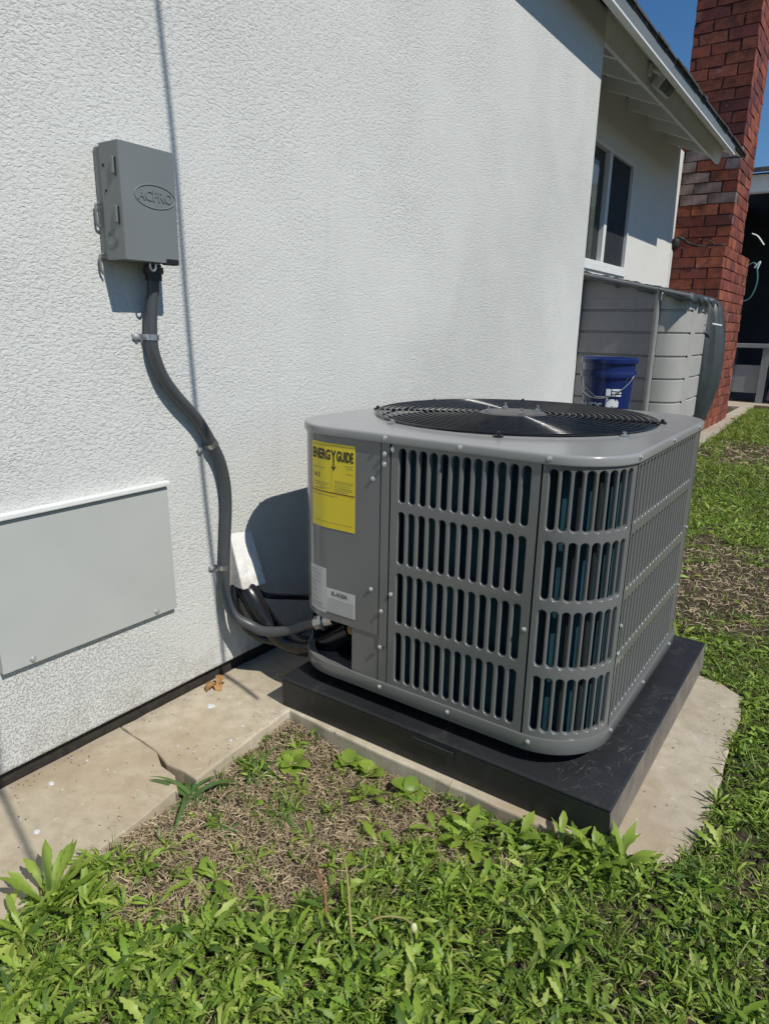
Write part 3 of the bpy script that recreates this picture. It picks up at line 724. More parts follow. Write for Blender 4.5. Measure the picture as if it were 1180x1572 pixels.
o = U.part('cover_strip', wrap_panel(.2155, .2455, .2025, .3235, -.001), M['unit_paint'], 35)
# base pan with its upturned rim, all the way round
def loop_band(profile, n=180):
    """profile: list of (offset, z) swept round the perimeter"""
    b = B(); m = len(profile)
    for k in range(n):
        s = PLEN*k/n
        for d, z in profile: b.v.append(PP(s, z, d))
    for k in range(n):
        for q in range(m-1):
            a = k*m+q; c = ((k+1) % n)*m+q; b.f.append((a, a+1, c+1, c)); b.mi.append(0)
    return b
b = loop_band([(-.10, .168), (-.012, .168), (.001, .160), (.004, .157), (.006, .160), (.006, .200), (.005, .203), (.0035, .2035), (.002, .203), (-.02, .199)])
U.part('base_pan', b, M['unit_paint'], 40)
b = B(); n = 100; b.add([PP(PLEN*k/n, .165, -.02) for k in range(n)], [tuple(range(n))]); U.part('base_floor', b, M['black_plastic'])
# lid with rolled skirt, raised collar and fan opening
FX, FY, FR = .826, .590, .470
prof = [(.0, .969), (.006, .967), (.0075, .969), (.008, .971), (.008, .986), (.0074, .9895), (.0055, .992), (.003, .9933), (-.001, .994), (-.006, .994)]
b = loop_band(prof, 240)
n = 240; base = len(b.v)
RI = ((FR+.030, .9965), (FR+.020, .9968), (FR+.010, .9985), (FR+.004, 1.0005), (FR-.003, .9995), (FR-.006, .96))
for rr, zz in RI:
    for k in range(n):
        x, y, _, _ = per(PLEN*k/n); a = math.atan2(y-FY, x-FX); b.v.append((FX+rr*math.cos(a), FY+rr*math.sin(a), zz))
m = len(prof)
for k in range(n):
    k2 = (k+1) % n
    b.f.append((k*m+m-1, base+k, base+k2, k2*m+m-1)); b.mi.append(0)
    for q in range(len(RI)-1): b.f.append((base+q*n+k, base+(q+1)*n+k, base+(q+1)*n+k2, base+q*n+k2)); b.mi.append(0)
U.part('top_cover', b, M['unit_paint_lit_top'], 50)
# shroud, motor, blades
b = B(); nn = 64
b.v = [(FX+rr*math.cos(2*PI*k/nn), FY+rr*math.sin(2*PI*k/nn), zz) for rr, zz in ((FR-.007, .965), (FR-.03, .90), (FR-.03, .80)) for k in range(nn)]
b.f = [(q*nn+k, (q+1)*nn+k, (q+1)*nn+(k+1) % nn, q*nn+(k+1) % nn) for q in range(2) for k in range(nn)]; b.mi = [0]*len(b.f)
U.part('fan_shroud', b, M['black_plastic'], 50)
b = B(); b.lathe([(.02, .70), (.10, .70), (.105, .72), (.105, .90), (.09, .935), (.03, .945)], 28, (FX, FY, 0)); U.part('motor', b, M['black_plastic'], 40)
for k in range(3):
    b = B(); a0 = k*2*PI/3+.6; n = 9
    for i in range(n):
        a = a0+i*.13; tw = .5-i/n
        for rr in (.09, .2, .32, .43): b.v.append((FX+rr*math.cos(a), FY+rr*math.sin(a), .80+tw*.16))
    for i in range(n-1):
        for q in range(3): b.f.append((i*4+q, i*4+q+1, (i+1)*4+q+1, (i+1)*4+q)); b.mi.append(0)
    U.part('fan_blade', b, M['guard'], 60)
b = B(); nn = 80
ins = .05
b.v = [PP(PLEN*k/nn, z, -ins) for z in (.17, .955) for k in range(nn)]
b.f = [(k, (k+1) % nn, nn+(k+1) % nn, nn+k) for k in range(nn)]; b.mi = [0]*len(b.f)
# leave the service corner open: drop coil faces there
keep = []
for f in b.f:
    x = (b.v[f[0]][0]+b.v[f[1]][0])/2; y = (b.v[f[0]][1]+b.v[f[1]][1])/2
    if not (x < .62 and y < .35): keep.append(f)
b.f = keep; b.mi = [0]*len(keep)
U.part('coil', b, M['coil'])
b = B(); b.box((.62, .055, .17), (.625, .36, .95)); b.box((X0+.055, .355, .17), (.62, .36, .95)); U.part('coil_divider', b, M['dark_void'])
b = B()                                               # coil tubes seen through the slots
for s in np.arange(.26, SB+.1, .0688):
    b.tube([PP(s, .18, -.036), PP(s, .95, -.036)], .006, 6)
U.part('coil_tubes', b, M['dark_void'], kind='stuff')

# fan guard: concentric wires, spokes, hub plate, lugs
g = U.part('fan_guard', B().lathe([(FR+.001, 1.003), (FR+.005, 1.006), (FR+.001, 1.009)], 72, (FX, FY, 0)), M['guard'], 60)
g.data.polygons  # keep
bm = bmesh.new(); bm.from_mesh(g.data); bm.faces.ensure_lookup_table()
bmesh.ops.delete(bm, geom=[f for f in bm.faces if len(f.verts) > 4], context='FACES'); bm.to_mesh(g.data); bm.free()
def dome(r): return 1.006+.006*(1-(r/FR)**2)
NRING = 18
for i in range(NRING):
    rr = .105+(FR-.004-.105)*i/(NRING-1)
    b = B(); nn = 72; b.tube([(FX+rr*math.cos(2*PI*k/nn), FY+rr*math.sin(2*PI*k/nn), dome(rr)) for k in range(nn)], .0026, 6, closed=True)
    U.part('ring', b, M['guard'], 80, parent=g)
for i in range(8):
    a = i*PI/4+.35
    b = B(); b.tube([(FX+rr*math.cos(a), FY+rr*math.sin(a), dome(rr)-.0065) for rr in (.06, .15, .25, .35, FR+.012)], .0036, 6); U.part('spoke', b, M['guard'], 80, parent=g)
    c = Vector((FX+(FR+.014)*math.cos(a), FY+(FR+.014)*math.sin(a), 0))
    b = B(); b.lathe([(.013, .997), (.014, 1.001), (.014, 1.004), (.006, 1.005), (.006, 1.011), (.002, 1.013)], 10, c); U.part('lug', b, M['zinc'] if i % 2 else M['guard'], 40, parent=g)
b = B(); b.lathe([(.112, dome(.1)-.006), (.114, dome(.1)-.002), (.106, dome(.1)+.002), (.06, dome(.1)+.003), (.01, dome(.1)+.003)], 36, (FX, FY, 0)); U.part('hub_plate', b, M['hub'], 40, parent=g)
for i in range(4):
    a = i*PI/2+.75; b = B(); b.lathe([(.010, dome(.1)+.001), (.010, dome(.1)+.009), (.004, dome(.1)+.013), (.004, dome(.1)+.024), (.002, dome(.1)+.025)], 8, (FX+.088*math.cos(a), FY+.088*math.sin(a), 0)); U.part('bolt', b, M['zinc'], 40, parent=g)

# screws (shared mesh)
b = B(); b.lathe([(.0072, 0), (.0075, .0012), (.0055, .0016), (.0052, .0045), (.003, .0056)], 10); SCR = b.mesh('screw', M['screw'], smooth=40)
def screw_at(parent, p, n, base, name='screw', sc=1.):
    o = bpy.data.objects.new(name, SCR); COL.objects.link(o); o.parent = parent; o.location = (Vector(p)-Vector(base))*K
    o.rotation_euler = Vector(n).to_track_quat('Z', 'Y').to_euler(); o.scale = (sc,)*3; return o
def unit_screw(s, z, d):
    x, y, nx, ny = per(s, d); screw_at(U.o, (x, y, z), (nx, ny, 0), U.loc)
for s in (-.22, .231, .475, .724, .975, 1.34-.012, SB-.06, SB+.2, SR+.2, SR+.55): unit_screw(s, .983, .008)
for s in (-.22, .226, .473, .727, 1.0, 1.34, SB-.06, SB+.2, SR+.2, SR+.55): unit_screw(s, .186, .006)
for s, z in ((.229, .935), (.229, .905), (.186, .855), (.184, .505), (.258, .506), (.226, .444), (.224, .322), (.691, .513), (SA-.0, .509), (SA-.0, .424), (.2545, .950), (SB-.01, .62), (SB-.01, .40)):
    unit_screw(s, z, .004 if .214 < s < .25 else .0005)

# labels
def wrap_label(name, sa, sb, za, zb, mat, d=.0012, parent=None):
    return U.part(name, wrap_panel(sa, sb, za, zb, d, .008, .001), mat, 35, parent=parent)
def wrap_text(b, body, size, s, z, d, bold=0., sx=1., width=None):
    vs, fs = text_geo(body, size, bold)
    if width: w_ = max(p[0] for p in vs)-min(p[0] for p in vs); m_ = (max(p[0] for p in vs)+min(p[0] for p in vs))/2; vs = [((p[0]-m_)*width/w_, p[1], p[2]) for p in vs]; sx = 1.
    b.add([PP(s+p[0]*sx, z+p[1], d) for p in vs], fs)
def wrap_bar(b, sa, sb, za, zb, d):
    n = max(1, int((sb-sa)/.012))
    for k in range(n):
        a = sa+(sb-sa)*k/n; c = sa+(sb-sa)*(k+1)/n; b.add([PP(a, za, d), PP(c, za, d), PP(c, zb, d), PP(a, zb, d)], [(0, 1, 2, 3)])
lab = wrap_label('energy_label', -.065, .119, .672, .943, M['yellow'])
b = B(); wrap_text(b, 'ENERG', .043, -.017, .905, .0019, .0016, 1, .082); wrap_text(b, 'Y', .050, .0365, .902, .0019, .0016, 1, .021); wrap_text(b, 'GUIDE', .043, .0805, .904, .0019, .0016, 1, .064)
wrap_bar(b, .0345, .0388, .868, .890, .0019); b.add([PP(.025, .874, .0019), PP(.0366, .858, .0019), PP(.048, .874, .0019), PP(.0366, .868, .0019)], [(0, 1, 2, 3)])
U.part('printed_title', b, M['ink'], parent=lab)
b = B(); wrap_text(b, '14.3', .020, -.038, .838, .0019, .0003)
r = random.Random(2)
def fine(sa, sb, z, h=.0016):
    s = sa
    while s < sb:
        l = r.uniform(.003, .009); wrap_bar(b, s, min(s+l, sb), z, z+h, .0019); s += l+.0012
for z in (.862, .853): fine(-.05 if z > .86 else .085, .0 if z > .86 else .11, z)
fine(.078, .112, .877); fine(.085, .112, .870); fine(-.058, .112, .9345, .0012)
for z, a, c in ((.815, -.05, .02), (.808, -.05, .01), (.800, -.02, .02), (.796, -.05, .0), (.826, .04, .112), (.820, .04, .112), (.812, .04, .10), (.806, .04, .11), (.800, .04, .112), (.794, .04, .09)): fine(a, c, z, .0014)
fine(-.06, .05, .776, .0014); fine(-.06, .112, .690, .0012); wrap_bar(b, .028, .0288, .795, .86, .0019)
U.part('printed_text', b, M['ink_grey'], parent=lab, kind='stuff')
b = B(); wrap_bar(b, -.064, .118, .786, .7895, .0019); U.part('red_rule', b, M['ink_red'], parent=lab)
l2 = wrap_label('data_label', -.083, .003, .378, .532, M['paper'])
b = B()
for z in (.515, .505, .490, .478, .470, .462, .448, .440, .425, .417, .405, .397, .39): fine(-.078, -.078+r.uniform(.03, .075), z, .0016)
U.part('printed_text', b, M['ink_grey'], parent=l2, kind='stuff')
l3 = wrap_label('refrigerant_label', .004, .122, .385, .468, M['paper'], .0014)
b = B(); wrap_text(b, 'R-410A', .021, .060, .452, .0022, .0006)
for k in range(8): fine(.010, .115, .432-k*.0062, .0013)
U.part('printed_text', b, M['ink_grey'], parent=l3, kind='stuff')

# service valves inside the open corner
for (x, y, z) in ((.50, .12, .30), (.45, .16, .235)):
    b = B(); b.lathe([(.022, -.03), (.024, -.01), (.016, 0), (.016, .04), (.024, .05), (.020, .07)], 12, (x, y, z)); U.part('service_valve', b, M['brass'], 40)
for x, y in ((.42, .13), (1.23, .13), (.42, 1.0), (1.23, 1.0)):
    b = B(); b.lathe([(.045, .116), (.04, .167)], 16, (x, y, 0)); U.part('foot', b, M['black_plastic'])

# ------------------------------------------------------------------ pad
PD = T('equipment_pad', 'black plastic equipment pad under the condenser on the concrete', 'pad', (.89, .5, 0))
px0, px1, py0, py1, pz = .318, 1.456, -.050, 1.14, .115
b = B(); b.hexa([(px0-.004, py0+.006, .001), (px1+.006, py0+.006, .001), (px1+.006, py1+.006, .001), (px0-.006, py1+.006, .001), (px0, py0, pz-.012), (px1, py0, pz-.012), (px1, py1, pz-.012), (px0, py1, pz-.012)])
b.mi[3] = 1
PD.part('block', b, [M['pad'], M['pad_lit_side']], bevel=.004)
b = B(); e = .0
b.hexa([(px0-.002, py0-.002, pz-.0118), (px1+.002, py0-.002, pz-.0118), (px1+.002, py1+.002, pz-.0118), (px0-.002, py1+.002, pz-.0118), (px0, py0, pz), (px1, py0, pz), (px1, py1, pz), (px0, py1, pz)])
PD.part('top_plate', b, M['pad'], bevel=.005)
b = B(); b.box((.86, py0-.0075, .076), (1.0, py0-.002, .096)); PD.part('moulded_tag', b, M['pad'], bevel=.003)

# ------------------------------------------------------------------ disconnect box
DB = T('disconnect_box', 'grey metal electrical disconnect box with embossed oval badge on the white wall', 'electrical box', (0, -.29, 1.6))
dx = .118; dy0, dy1, dz0, dz1 = -.400, -.222, 1.452, 1.745
b = B(); b.box((.003, dy0+.004, dz0+.003), (dx-.012, dy1-.004, dz1-.004)); body = DB.part('body', b, M['box_paint'], bevel=.004)
b = B(); b.box((.035, dy0, dz0-.0), (dx, dy0+.002, dz1)); 
b.box((dx-.002, dy0+.002, dz0-.0), (dx, dy1, dz1)); b.box((.03, dy0, dz1-.002), (dx-.002, dy1, dz1)); b.box((.07, dy1-.002, dz0), (dx-.002, dy1, dz1-.002))
door = DB.part('cover', b, M['box_paint'], bevel=.0015)
# embossed oval ring + letters
cy_, cz_ = -.292, 1.622; b = B()
b.tube([(dx+.0003, cy_+.066*math.cos(t*2*PI/48), cz_+.030*math.sin(t*2*PI/48)) for t in range(48)], .0019, 8, closed=True); DB.part('badge_ring', b, M['box_paint'], 60, parent=door)
vs, fs = text_geo('ACPRO', .036, .0008)
b = B(); n = len(vs); b.add([(dx+.0023, cy_+p[0]*.95, cz_+p[1]) for p in vs]+[(dx-.001, cy_+p[0]*.95, cz_+p[1]) for p in vs], list(fs))
ec = {}
for f in fs:
    for i in range(len(f)):
        e = (f[i], f[(i+1) % len(f)]); ec[tuple(sorted(e))] = ec.get(tuple(sorted(e)), 0)+1
for (i, j), c in ec.items():
    if c == 1: b.f.append((i, j, n+j, n+i)); b.mi.append(0)
DB.part('badge_letters', b, M['box_paint'], parent=door)
for z in (1.665, 1.545):                               # latch tabs on the left side
    b = B(); b.box((.088, dy0-.006, z), (.100, dy0-.0005, z+.042)); DB.part('latch_tab', b, M['box_paint'], bevel=.002)
    b = B(); b.box((.101, dy0-.0012, z-.006), (.105, dy0+.0, z+.04)); DB.part('latch_slot', b, M['dark_void'])
for (x, z) in ((.05, 1.69), (.055, 1.627)):
    b = B(); b.lathe([(.004, 0), (.004, .001)], 10, (x, dy0-.0005, z), Matrix(((1, 0, 0), (0, 0, -1), (0, 1, 0)))); DB.part('hole', b, M['dark_void'])
for rr in (.016, .023):
    b = B(); b.tube([(.068+rr*math.cos(t*PI/12), dy0-.0006, 1.505+rr*math.sin(t*PI/12)) for t in range(24)], .0009, 6, closed=True); DB.part('knockout', b, M['box_paint'], 60)
b = B(); b.tube(smoothpath([(.012, dy0+.002, 1.60), (.012, dy0-.007, 1.595), (.012, dy0-.008, 1.57), (.012, dy0-.007, 1.545), (.012, dy0+.002, 1.54)], 4), .0035, 8); DB.part('hinge', b, M['box_paint'], 50)
b = B(); b.tube(smoothpath([(.012, dy0+.006, 1.47), (.012, dy0-.007, 1.465), (.012, dy0-.007, 1.43), (.012, dy0+.0, 1.415)], 4), .0035, 8); DB.part('hinge', b, M['box_paint'], 50)
b = B(); b.tube(smoothpath([(dx-.008, -.318, dz0+.002), (dx-.008, -.318, dz0-.016), (dx-.008, -.309, dz0-.024), (dx-.008, -.300, dz0-.016), (dx-.008, -.300, dz0+.002)], 4), .003, 8); DB.part('hasp', b, M['box_paint'], 60)
b = B(); b.box((dx-.022, -.268, dz0-.004), (dx+.003, -.226, dz0+.012)); DB.part('hasp_plate', b, M['dark_void'], bevel=.002)
b = B(); b.tube([(.040, -.256, dz0-.001), (.040, -.256, dz0-.045)], .024, 12); b.tube([(.040, -.256, dz0-.008), (.040, -.256, dz0-.026)], .029, 8); DB.part('conduit_fitting', b, M['black_plastic'], 35)

# ------------------------------------------------------------------ conduit
cpts = [(.040, -.256, 1.43), (.034, -.256, 1.38), (.030, -.266, 1.31), (.030, -.271, 1.237), (.030, -.263, 1.185), (.030, -.237, 1.124), (.030, -.19, 1.063), (.030, -.115, .984), (.030, -.054, .889), (.030, -.022, .821), (.030, -.006, .74), (.030, -.006, .66), (.030, -.014, .578), (.032, -.030, .43),
        (.042, -.040, .345), (.075, -.034, .273), (.12, .003, .232), (.17, .021, .216), (.25, .050, .230), (.335, .074, .268), (.372, .080, .284)]
CN = T('electrical_conduit', 'grey flexible conduit snaking down the wall from the electrical box to the condenser', 'conduit', (.05, -.1, .8))
b = B(); b.tube(smoothpath(cpts, 8), .0185, 14); CN.part('tube', b, M['conduit'], 60)
d_ = (Vector(cpts[-1])-Vector(cpts[-2])).normalized(); c0 = Vector(cpts[-1])
b = B(); b.tube([c0-.004*d_, c0+.020*d_], .026, 8); b.tube([c0+.02*d_, c0+.032*d_], .031, 6); b.tube([c0+.03*d_, c0+.07*d_], .022, 12); CN.part('connector', b, M['zinc'], 30)
for (y, z, ty, tz_) in ((-.269, 1.245, .05, 1.), (-.058, .896, -.55, .83), (-.028, .445, .06, 1.)):
    t = Vector((0, ty, tz_)).normalized(); sdir = Vector((0, -t.z, t.y)); c = Vector((.031, y, z)); b = B()
    prof = [(.0195, 0), (.0215, 0)]
    rows = []
    for dz in (-.0085, .0085):
        for rr in (.0188, .0208):
            rows.append([c+t*dz+rr*(Vector((1, 0, 0))*math.sin(a)+sdir*math.cos(a)) for a in [PI*k/14 - .35 + (.7*k/14) for k in range(15)]])
    idx = len(b.v); vs = [p for row in rows for p in row]; fs = []
    for k in range(14): fs += [(15+k, 45+k, 46+k, 16+k), (k, 15+k, 16+k, k+1), (30+k, 31+k, 46+k, 45+k)]
    b.add(vs, fs)
    ft = c + sdir*.033 - Vector((.029, 0, 0))
    b2 = [ft+sdir*sx*.016+t*tx*.0085+Vector((xx, 0, 0)) for xx in (0, .004) for sx, tx in ((-1, -1), (1, -1), (1, 1), (-1, 1))]; b.hexa(b2)
    q = [c+sdir*.019+t*tx*.012+Vector((xx, 0, 0)) for tx in (-1, 1) for xx in (0, -.044)]
    b.add([c+sdir*.0188-t*.0085, c+sdir*.0188+t*.0085, c+sdir*.0208+t*.0085-Vector((.027, 0, 0)), c+sdir*.0208-t*.0085-Vector((.027, 0, 0))], [(0, 1, 2, 3)])
    st = CN.part('strap', b, M['zinc'], 40)
    screw_at(st, ft+Vector((.004, 0, 0))+sdir*.004, (1, 0, 0), CN.loc, sc=1.5)

# ------------------------------------------------------------------ line set cover and pipes
LC = T('line_set_cover', 'white stuccoed hood on the wall over the black refrigerant pipes', 'pipe cover', (0, .06, .36))
b = B()
TLp, TRp = (0.0, .030, .550), (0.0, .138, .538)
BLp, BRp = (.092, .000, .362), (.092, .118, .352)
b.add([TLp, TRp, BRp, BLp, (-.01, .015, .352), (-.01, .15, .34), (-.01, .030, .550), (-.01, .138, .538)],
      [(0, 3, 2, 1), (0, 4, 3), (1, 2, 5), (6, 4, 0), (1, 5, 7), (3, 4, 5, 2)])
LC.part('hood', b, stucco('stucco_hood', (.80, .79, .75), .4), bevel=.006)
PI_ = T('refrigerant_pipes', 'shiny black insulated refrigerant pipes running from under the white hood into the condenser', 'pipes', (.15, .08, .2))
b = B(); b.tube(smoothpath([(.032, .050, .375), (.052, .045, .350), (.082, .046, .322), (.115, .055, .268), (.155, .08, .198), (.21, .105, .155), (.29, .125, .150), (.38, .14, .19), (.46, .16, .25)]), .0385, 18); PI_.part('suction_line', b, M['insulation'], 60)
b = B(); b.tube(smoothpath([(.026, .022, .36), (.032, .008, .32), (.045, .010, .26), (.075, .030, .20), (.12, .055, .165), (.17, .085, .15)]), .017, 12); PI_.part('drain_hose', b, M['insulation'], 60)
b = B(); b.tube(smoothpath([(.03, .11, .345), (.06, .105, .315), (.10, .13, .300), (.13, .22, .275), (.19, .32, .25), (.30, .34, .24)]), .0115, 10); PI_.part('liquid_line', b, M['insulation'], 60)
b = B(); b.tube(smoothpath([(.066, .044, .338), (.082, .046, .322)]), .037, 14); PI_.part('tape_collar', b, M['insulation'], 60)

# ------------------------------------------------------------------ access panel
AP = T('access_panel', 'pale grey painted metal access panel low on the stucco wall', 'panel', (0, -.55, .57))
ay0, ay1, az0, az1 = -.815, -.237, .357, .782
b = B(); b.hexa([(.001, ay0, az0), (.022, ay0, az0), (.022, ay1, az0), (.001, ay1, az0), (.001, ay0, az1-.006), (.012, ay0, az1-.006), (.012, ay1, az1-.006), (.001, ay1, az1-.006)])
AP.part('door', b, M['panel_paint'], bevel=.002)
b = B(); b.box((.001, ay0-.01, az1-.001), (.026, ay1+.003, az1+.016)); AP.part('top_flange', b, M['panel_trim'], bevel=.004)
for y in (-.732, -.318): screw_at(AP.o, (.021, y, .372), (1, 0, 0), AP.loc, sc=1.3)

# ------------------------------------------------------------------ overhead cable (its soft shadow falls on the wall)
OC = None
Wt = [(0, -.157, 2.25), (0, -.122, 1.77), (0, -.105, 1.24), (0, -.074, .716), (0, -.022, .0)]
SV = SUN/SUN.x
pts = [Vector(p)+SV*(2.05-.04*i) for i, p in enumerate(Wt)]
a_, b_ = pts[0], pts[-1]; ext = (a_-b_)*.5
b = B(); b.tube(smoothpath([a_+ext]+pts+[b_+Vector((.0, .0, -.25))]), .0085, 8)
put('overhead_cable', b.mesh('overhead_cable', M['cord'], pts[2], 60), None, pts[2], label='dark overhead cable casting the soft shadow line down the middle of the white wall', cat='cable')
p1 = Vector((0, -.845, .25))+SV*2.0; p2 = Vector((.314, -.937, 0))+SV*1.9; dd = (p2-p1)
b = B(); b.tube([p1-dd*5, p1, p2, p2+dd*.25], .0075, 8)  # added out of view, cut short so its shadow stops on the concrete
put('overhead_cable', b.mesh('overhead_cable', M['cord'], p1, 60), None, p1, label='unseen cable cut off in mid-air, added for the soft shadow across the lower left concrete', cat='cable')

# ------------------------------------------------------------------ vegetation templates
def tpl_blade(seed, steps=5, w=.035, bend=.6):
    r = random.Random(seed); v = []; f = []; sw = r.uniform(-.25, .25)
    for i in range(steps+1):
        t = i/steps; y = math.sin(t*bend)/bend*1.0; z = -(1-math.cos(t*bend))/bend; x = sw*t*t
        ww = w*(1-t**1.6)*(.7+.3*min(1, t*4))
        if i == steps: v.append((x, y, z))
        else: v += [(x-ww/2, y, z), (x+ww/2, y, z)]
    for i in range(steps-1): f.append((2*i, 2*i+1, 2*i+3, 2*i+2))
    f.append((2*steps-2, 2*steps-1, 2*steps)); return v, f
def tpl_leaf(seed, steps=8, w=.24, lobes=4, depth=.45, bend=.9, tip=.5):
    r = random.Random(seed); v = []; f = []; sw = r.uniform(-.12, .12)
    for i in range(steps+1):
        t = i/steps; y = math.sin(t*bend)/bend; z = -(1-math.cos(t*bend))/bend
        env = math.sin(PI*min(1, t**(.8+tip))*.97)**.7 if t > .03 else .12
        sawl = 1-depth*(1-abs(math.sin(PI*lobes*t+r.uniform(-.3, .3)))); ww = w*env*sawl+.012
        x = sw*t*t+r.uniform(-.008, .008); cup = .28*ww
        v += [(x-ww, y+r.uniform(-.02, .02), z+cup+r.uniform(-.01, .02)), (x, y, z), (x+ww, y+r.uniform(-.02, .02), z+cup+r.uniform(-.01, .02))]
    for i in range(steps):
        a = 3*i; f += [(a, a+1, a+4, a+3), (a+1, a+2, a+5, a+4)]
    return v, f
def tpl_lobed(seed, pairs=5, w=.17, notch=.4, bend=.8, twist=.3, fwd=.03, tp=.62):
    r = random.Random(seed); v = []; f = []; sw = r.uniform(-.18, .18); n = 2*pairs+2; tw = r.uniform(-twist, twist); wav = r.uniform(0, 6)
    for i in range(n+1):
        t = i/n; y = math.sin(t*bend)/bend; z = -(1-math.cos(t*bend))/bend+.012*math.sin(t*9+wav)
        env = (.18+.82*min(1, t*1.5)**1.2)*(1-max(0, t-tp)**1.7/(1-tp)**1.7*.93)
        k = 1. if i % 2 else notch
        if i < 2: k = .22
        wl = w*env*k*r.uniform(.8, 1.15); wr = w*env*k*r.uniform(.8, 1.15)
        x = sw*t*t; yy = fwd if i % 2 else 0; a = tw*t
        v += [(x-wl*math.cos(a), y+yy*r.uniform(-1, 1)-(.02 if i % 2 else 0), z+.38*wl-wl*math.sin(a)+r.uniform(-.012, .012)), (x, y, z), (x+wr*math.cos(a), y+yy*r.uniform(-1, 1)-(.02 if i % 2 else 0), z+.38*wr+wr*math.sin(a)+r.uniform(-.012, .012))]
    for i in range(n):
        a = 3*i; f += [(a, a+1, a+4, a+3), (a+1, a+2, a+5, a+4)]
    return v, f
def scatter(name, tpls, pos, yaw, pitch, roll, scale, mat, kind='stuff', parent=None, **kw):
    """one joined mesh: many leaves"""
    V = []; F = []; LT = []; off = 0
    n = len(pos); which = rng.integers(0, len(tpls), n)
    cyw, syw = np.cos(yaw), np.sin(yaw); cp_, sp_ = np.cos(pitch), np.sin(pitch); cr, sr = np.cos(roll), np.sin(roll)
    loops = []; starts = []; totals = []; ls = 0
    for k, (tv, tf) in enumerate(tpls):
        ids = np.nonzero(which == k)[0]
        if len(ids) == 0: continue
        tv = np.array(tv); P = tv[None, :, :]*scale[ids][:, None, None]
        x, y, z = P[..., 0], P[..., 1], P[..., 2]
        x1 = x*cr[ids][:, None]+z*sr[ids][:, None]; z1 = -x*sr[ids][:, None]+z*cr[ids][:, None]
        y2 = y*cp_[ids][:, None]-z1*sp_[ids][:, None]; z2 = y*sp_[ids][:, None]+z1*cp_[ids][:, None]
        x3 = x1*cyw[ids][:, None]-y2*syw[ids][:, None]; y3 = x1*syw[ids][:, None]+y2*cyw[ids][:, None]
        Q = np.stack([x3, y3, z2], -1)+pos[ids][:, None, :]
        V.append(Q.reshape(-1, 3)); nv = len(tv)
        fl = np.concatenate([np.array(f) for f in tf]); fn = np.array([len(f) for f in tf])
        base = off+np.arange(len(ids))*nv
        loops.append((fl[None, :]+base[:, None]).ravel()); totals.append(np.tile(fn, len(ids))); off += nv*len(ids)
    V = np.concatenate(V)*K; loops = np.concatenate(loops); totals = np.concatenate(totals); starts = np.concatenate([[0], np.cumsum(totals)[:-1]])
    me = bpy.data.meshes.new(name); me.vertices.add(len(V)); me.vertices.foreach_set('co', V.ravel().astype(np.float32))
    me.loops.add(len(loops)); me.loops.foreach_set('vertex_index', loops.astype(np.int32))
    me.polygons.add(len(totals)); me.polygons.foreach_set('loop_start', starts.astype(np.int32)); me.polygons.foreach_set('loop_total', totals.astype(np.int32))
    me.polygons.foreach_set('use_smooth', np.ones(len(totals), bool))
    me.update(calc_edges=True); me.validate(); me.materials.append(mat)
    return put(name, me, parent, kind=kind, **kw)

# bare/straw zones: soft mask 0 (lush) .. 1 (bare)
STRAW = [(.30, -.06), (.95, -.06), (1.15, -.14), (1.02, -.28), (.90, -.40), (.80, -.50), (.74, -.66), (.74, -.86), (.66, -.93), (.54, -.92), (.46, -.84), (.36, -.80), (.34, -.5)]
def sdf_blob(x, y, cx_, cy_, rx, ry): return 1-np.sqrt(((x-cx_)/rx)**2+((y-cy_)/ry)**2)
def bare(x, y):
    n = (vnoise(x+5, y+5, 7, 21)-.5)*.5 + (vnoise(x+5, y+5, 19, 22)-.5)*.35
    m = np.where(in_poly(x, y, STRAW), .75, 0)
    # soften: distance-based blobs
    m = np.maximum(m, np.clip(sdf_blob(x, y, .62, -.42, .48, .52)*1.6, 0, .8)*(x < 1.15))
    m = np.maximum(m, np.clip(sdf_blob(x, y, 1.19, -.245, .17, .08)*2., 0, .75))
    far = np.clip(sdf_blob(x, y, 1.28, 2.3, .55, 1.1)*2.2, 0, .72)
    far = np.maximum(far, np.clip(sdf_blob(x, y, .75, 6.9, .55, 1.1)*2.5, 0, .75))
    far = np.maximum(far, np.clip(sdf_blob(x, y, 2.0, 3.0, .6, .8)*2.0, 0, .55))
    return np.clip(np.maximum(m, far)+n*1.35, 0, 1)
def in_view(x, y, marg=.12):
    X = np.stack([x-CAM.x, y-CAM.y, np.full_like(x, -.02-CAM.z)], -1)
    z = X@np.array(fw); u = X@np.array(r2)/z*FPX/590; v = X@np.array(u2)/z*FPX/786
    return (z > .1) & (np.abs(u) < 1+marg) & (np.abs(v) < 1+marg)
def sample(n, x0, x1, y0, y1, geom=False):
    x = rng.uniform(x0, x1, n); y = rng.uniform(y0, y1, n)
    k = in_view(x, y, .25) & ~in_poly(x, y, SLAB); return x[k], y[k]
def dist(x, y): return np.hypot(np.hypot(x-CAM.x, y-CAM.y), CAM.z)

TL = [tpl_lobed(s, 5, .135, .55, 1.1, .5) for s in range(6)] + [tpl_lobed(10+s, 3, .10, .72, 1.6, .6) for s in range(6)]
TO = [tpl_leaf(30+s, 4, .36, 1, .0, .9, .2) for s in range(4)]
TN = [tpl_lobed(50+s, 2, .085, .75, 1.3, .8) for s in range(6)]
TB = [tpl_blade(s, 5, .07, .9) for s in range(4)] + [tpl_blade(9+s, 5, .055, 1.9) for s in range(4)]

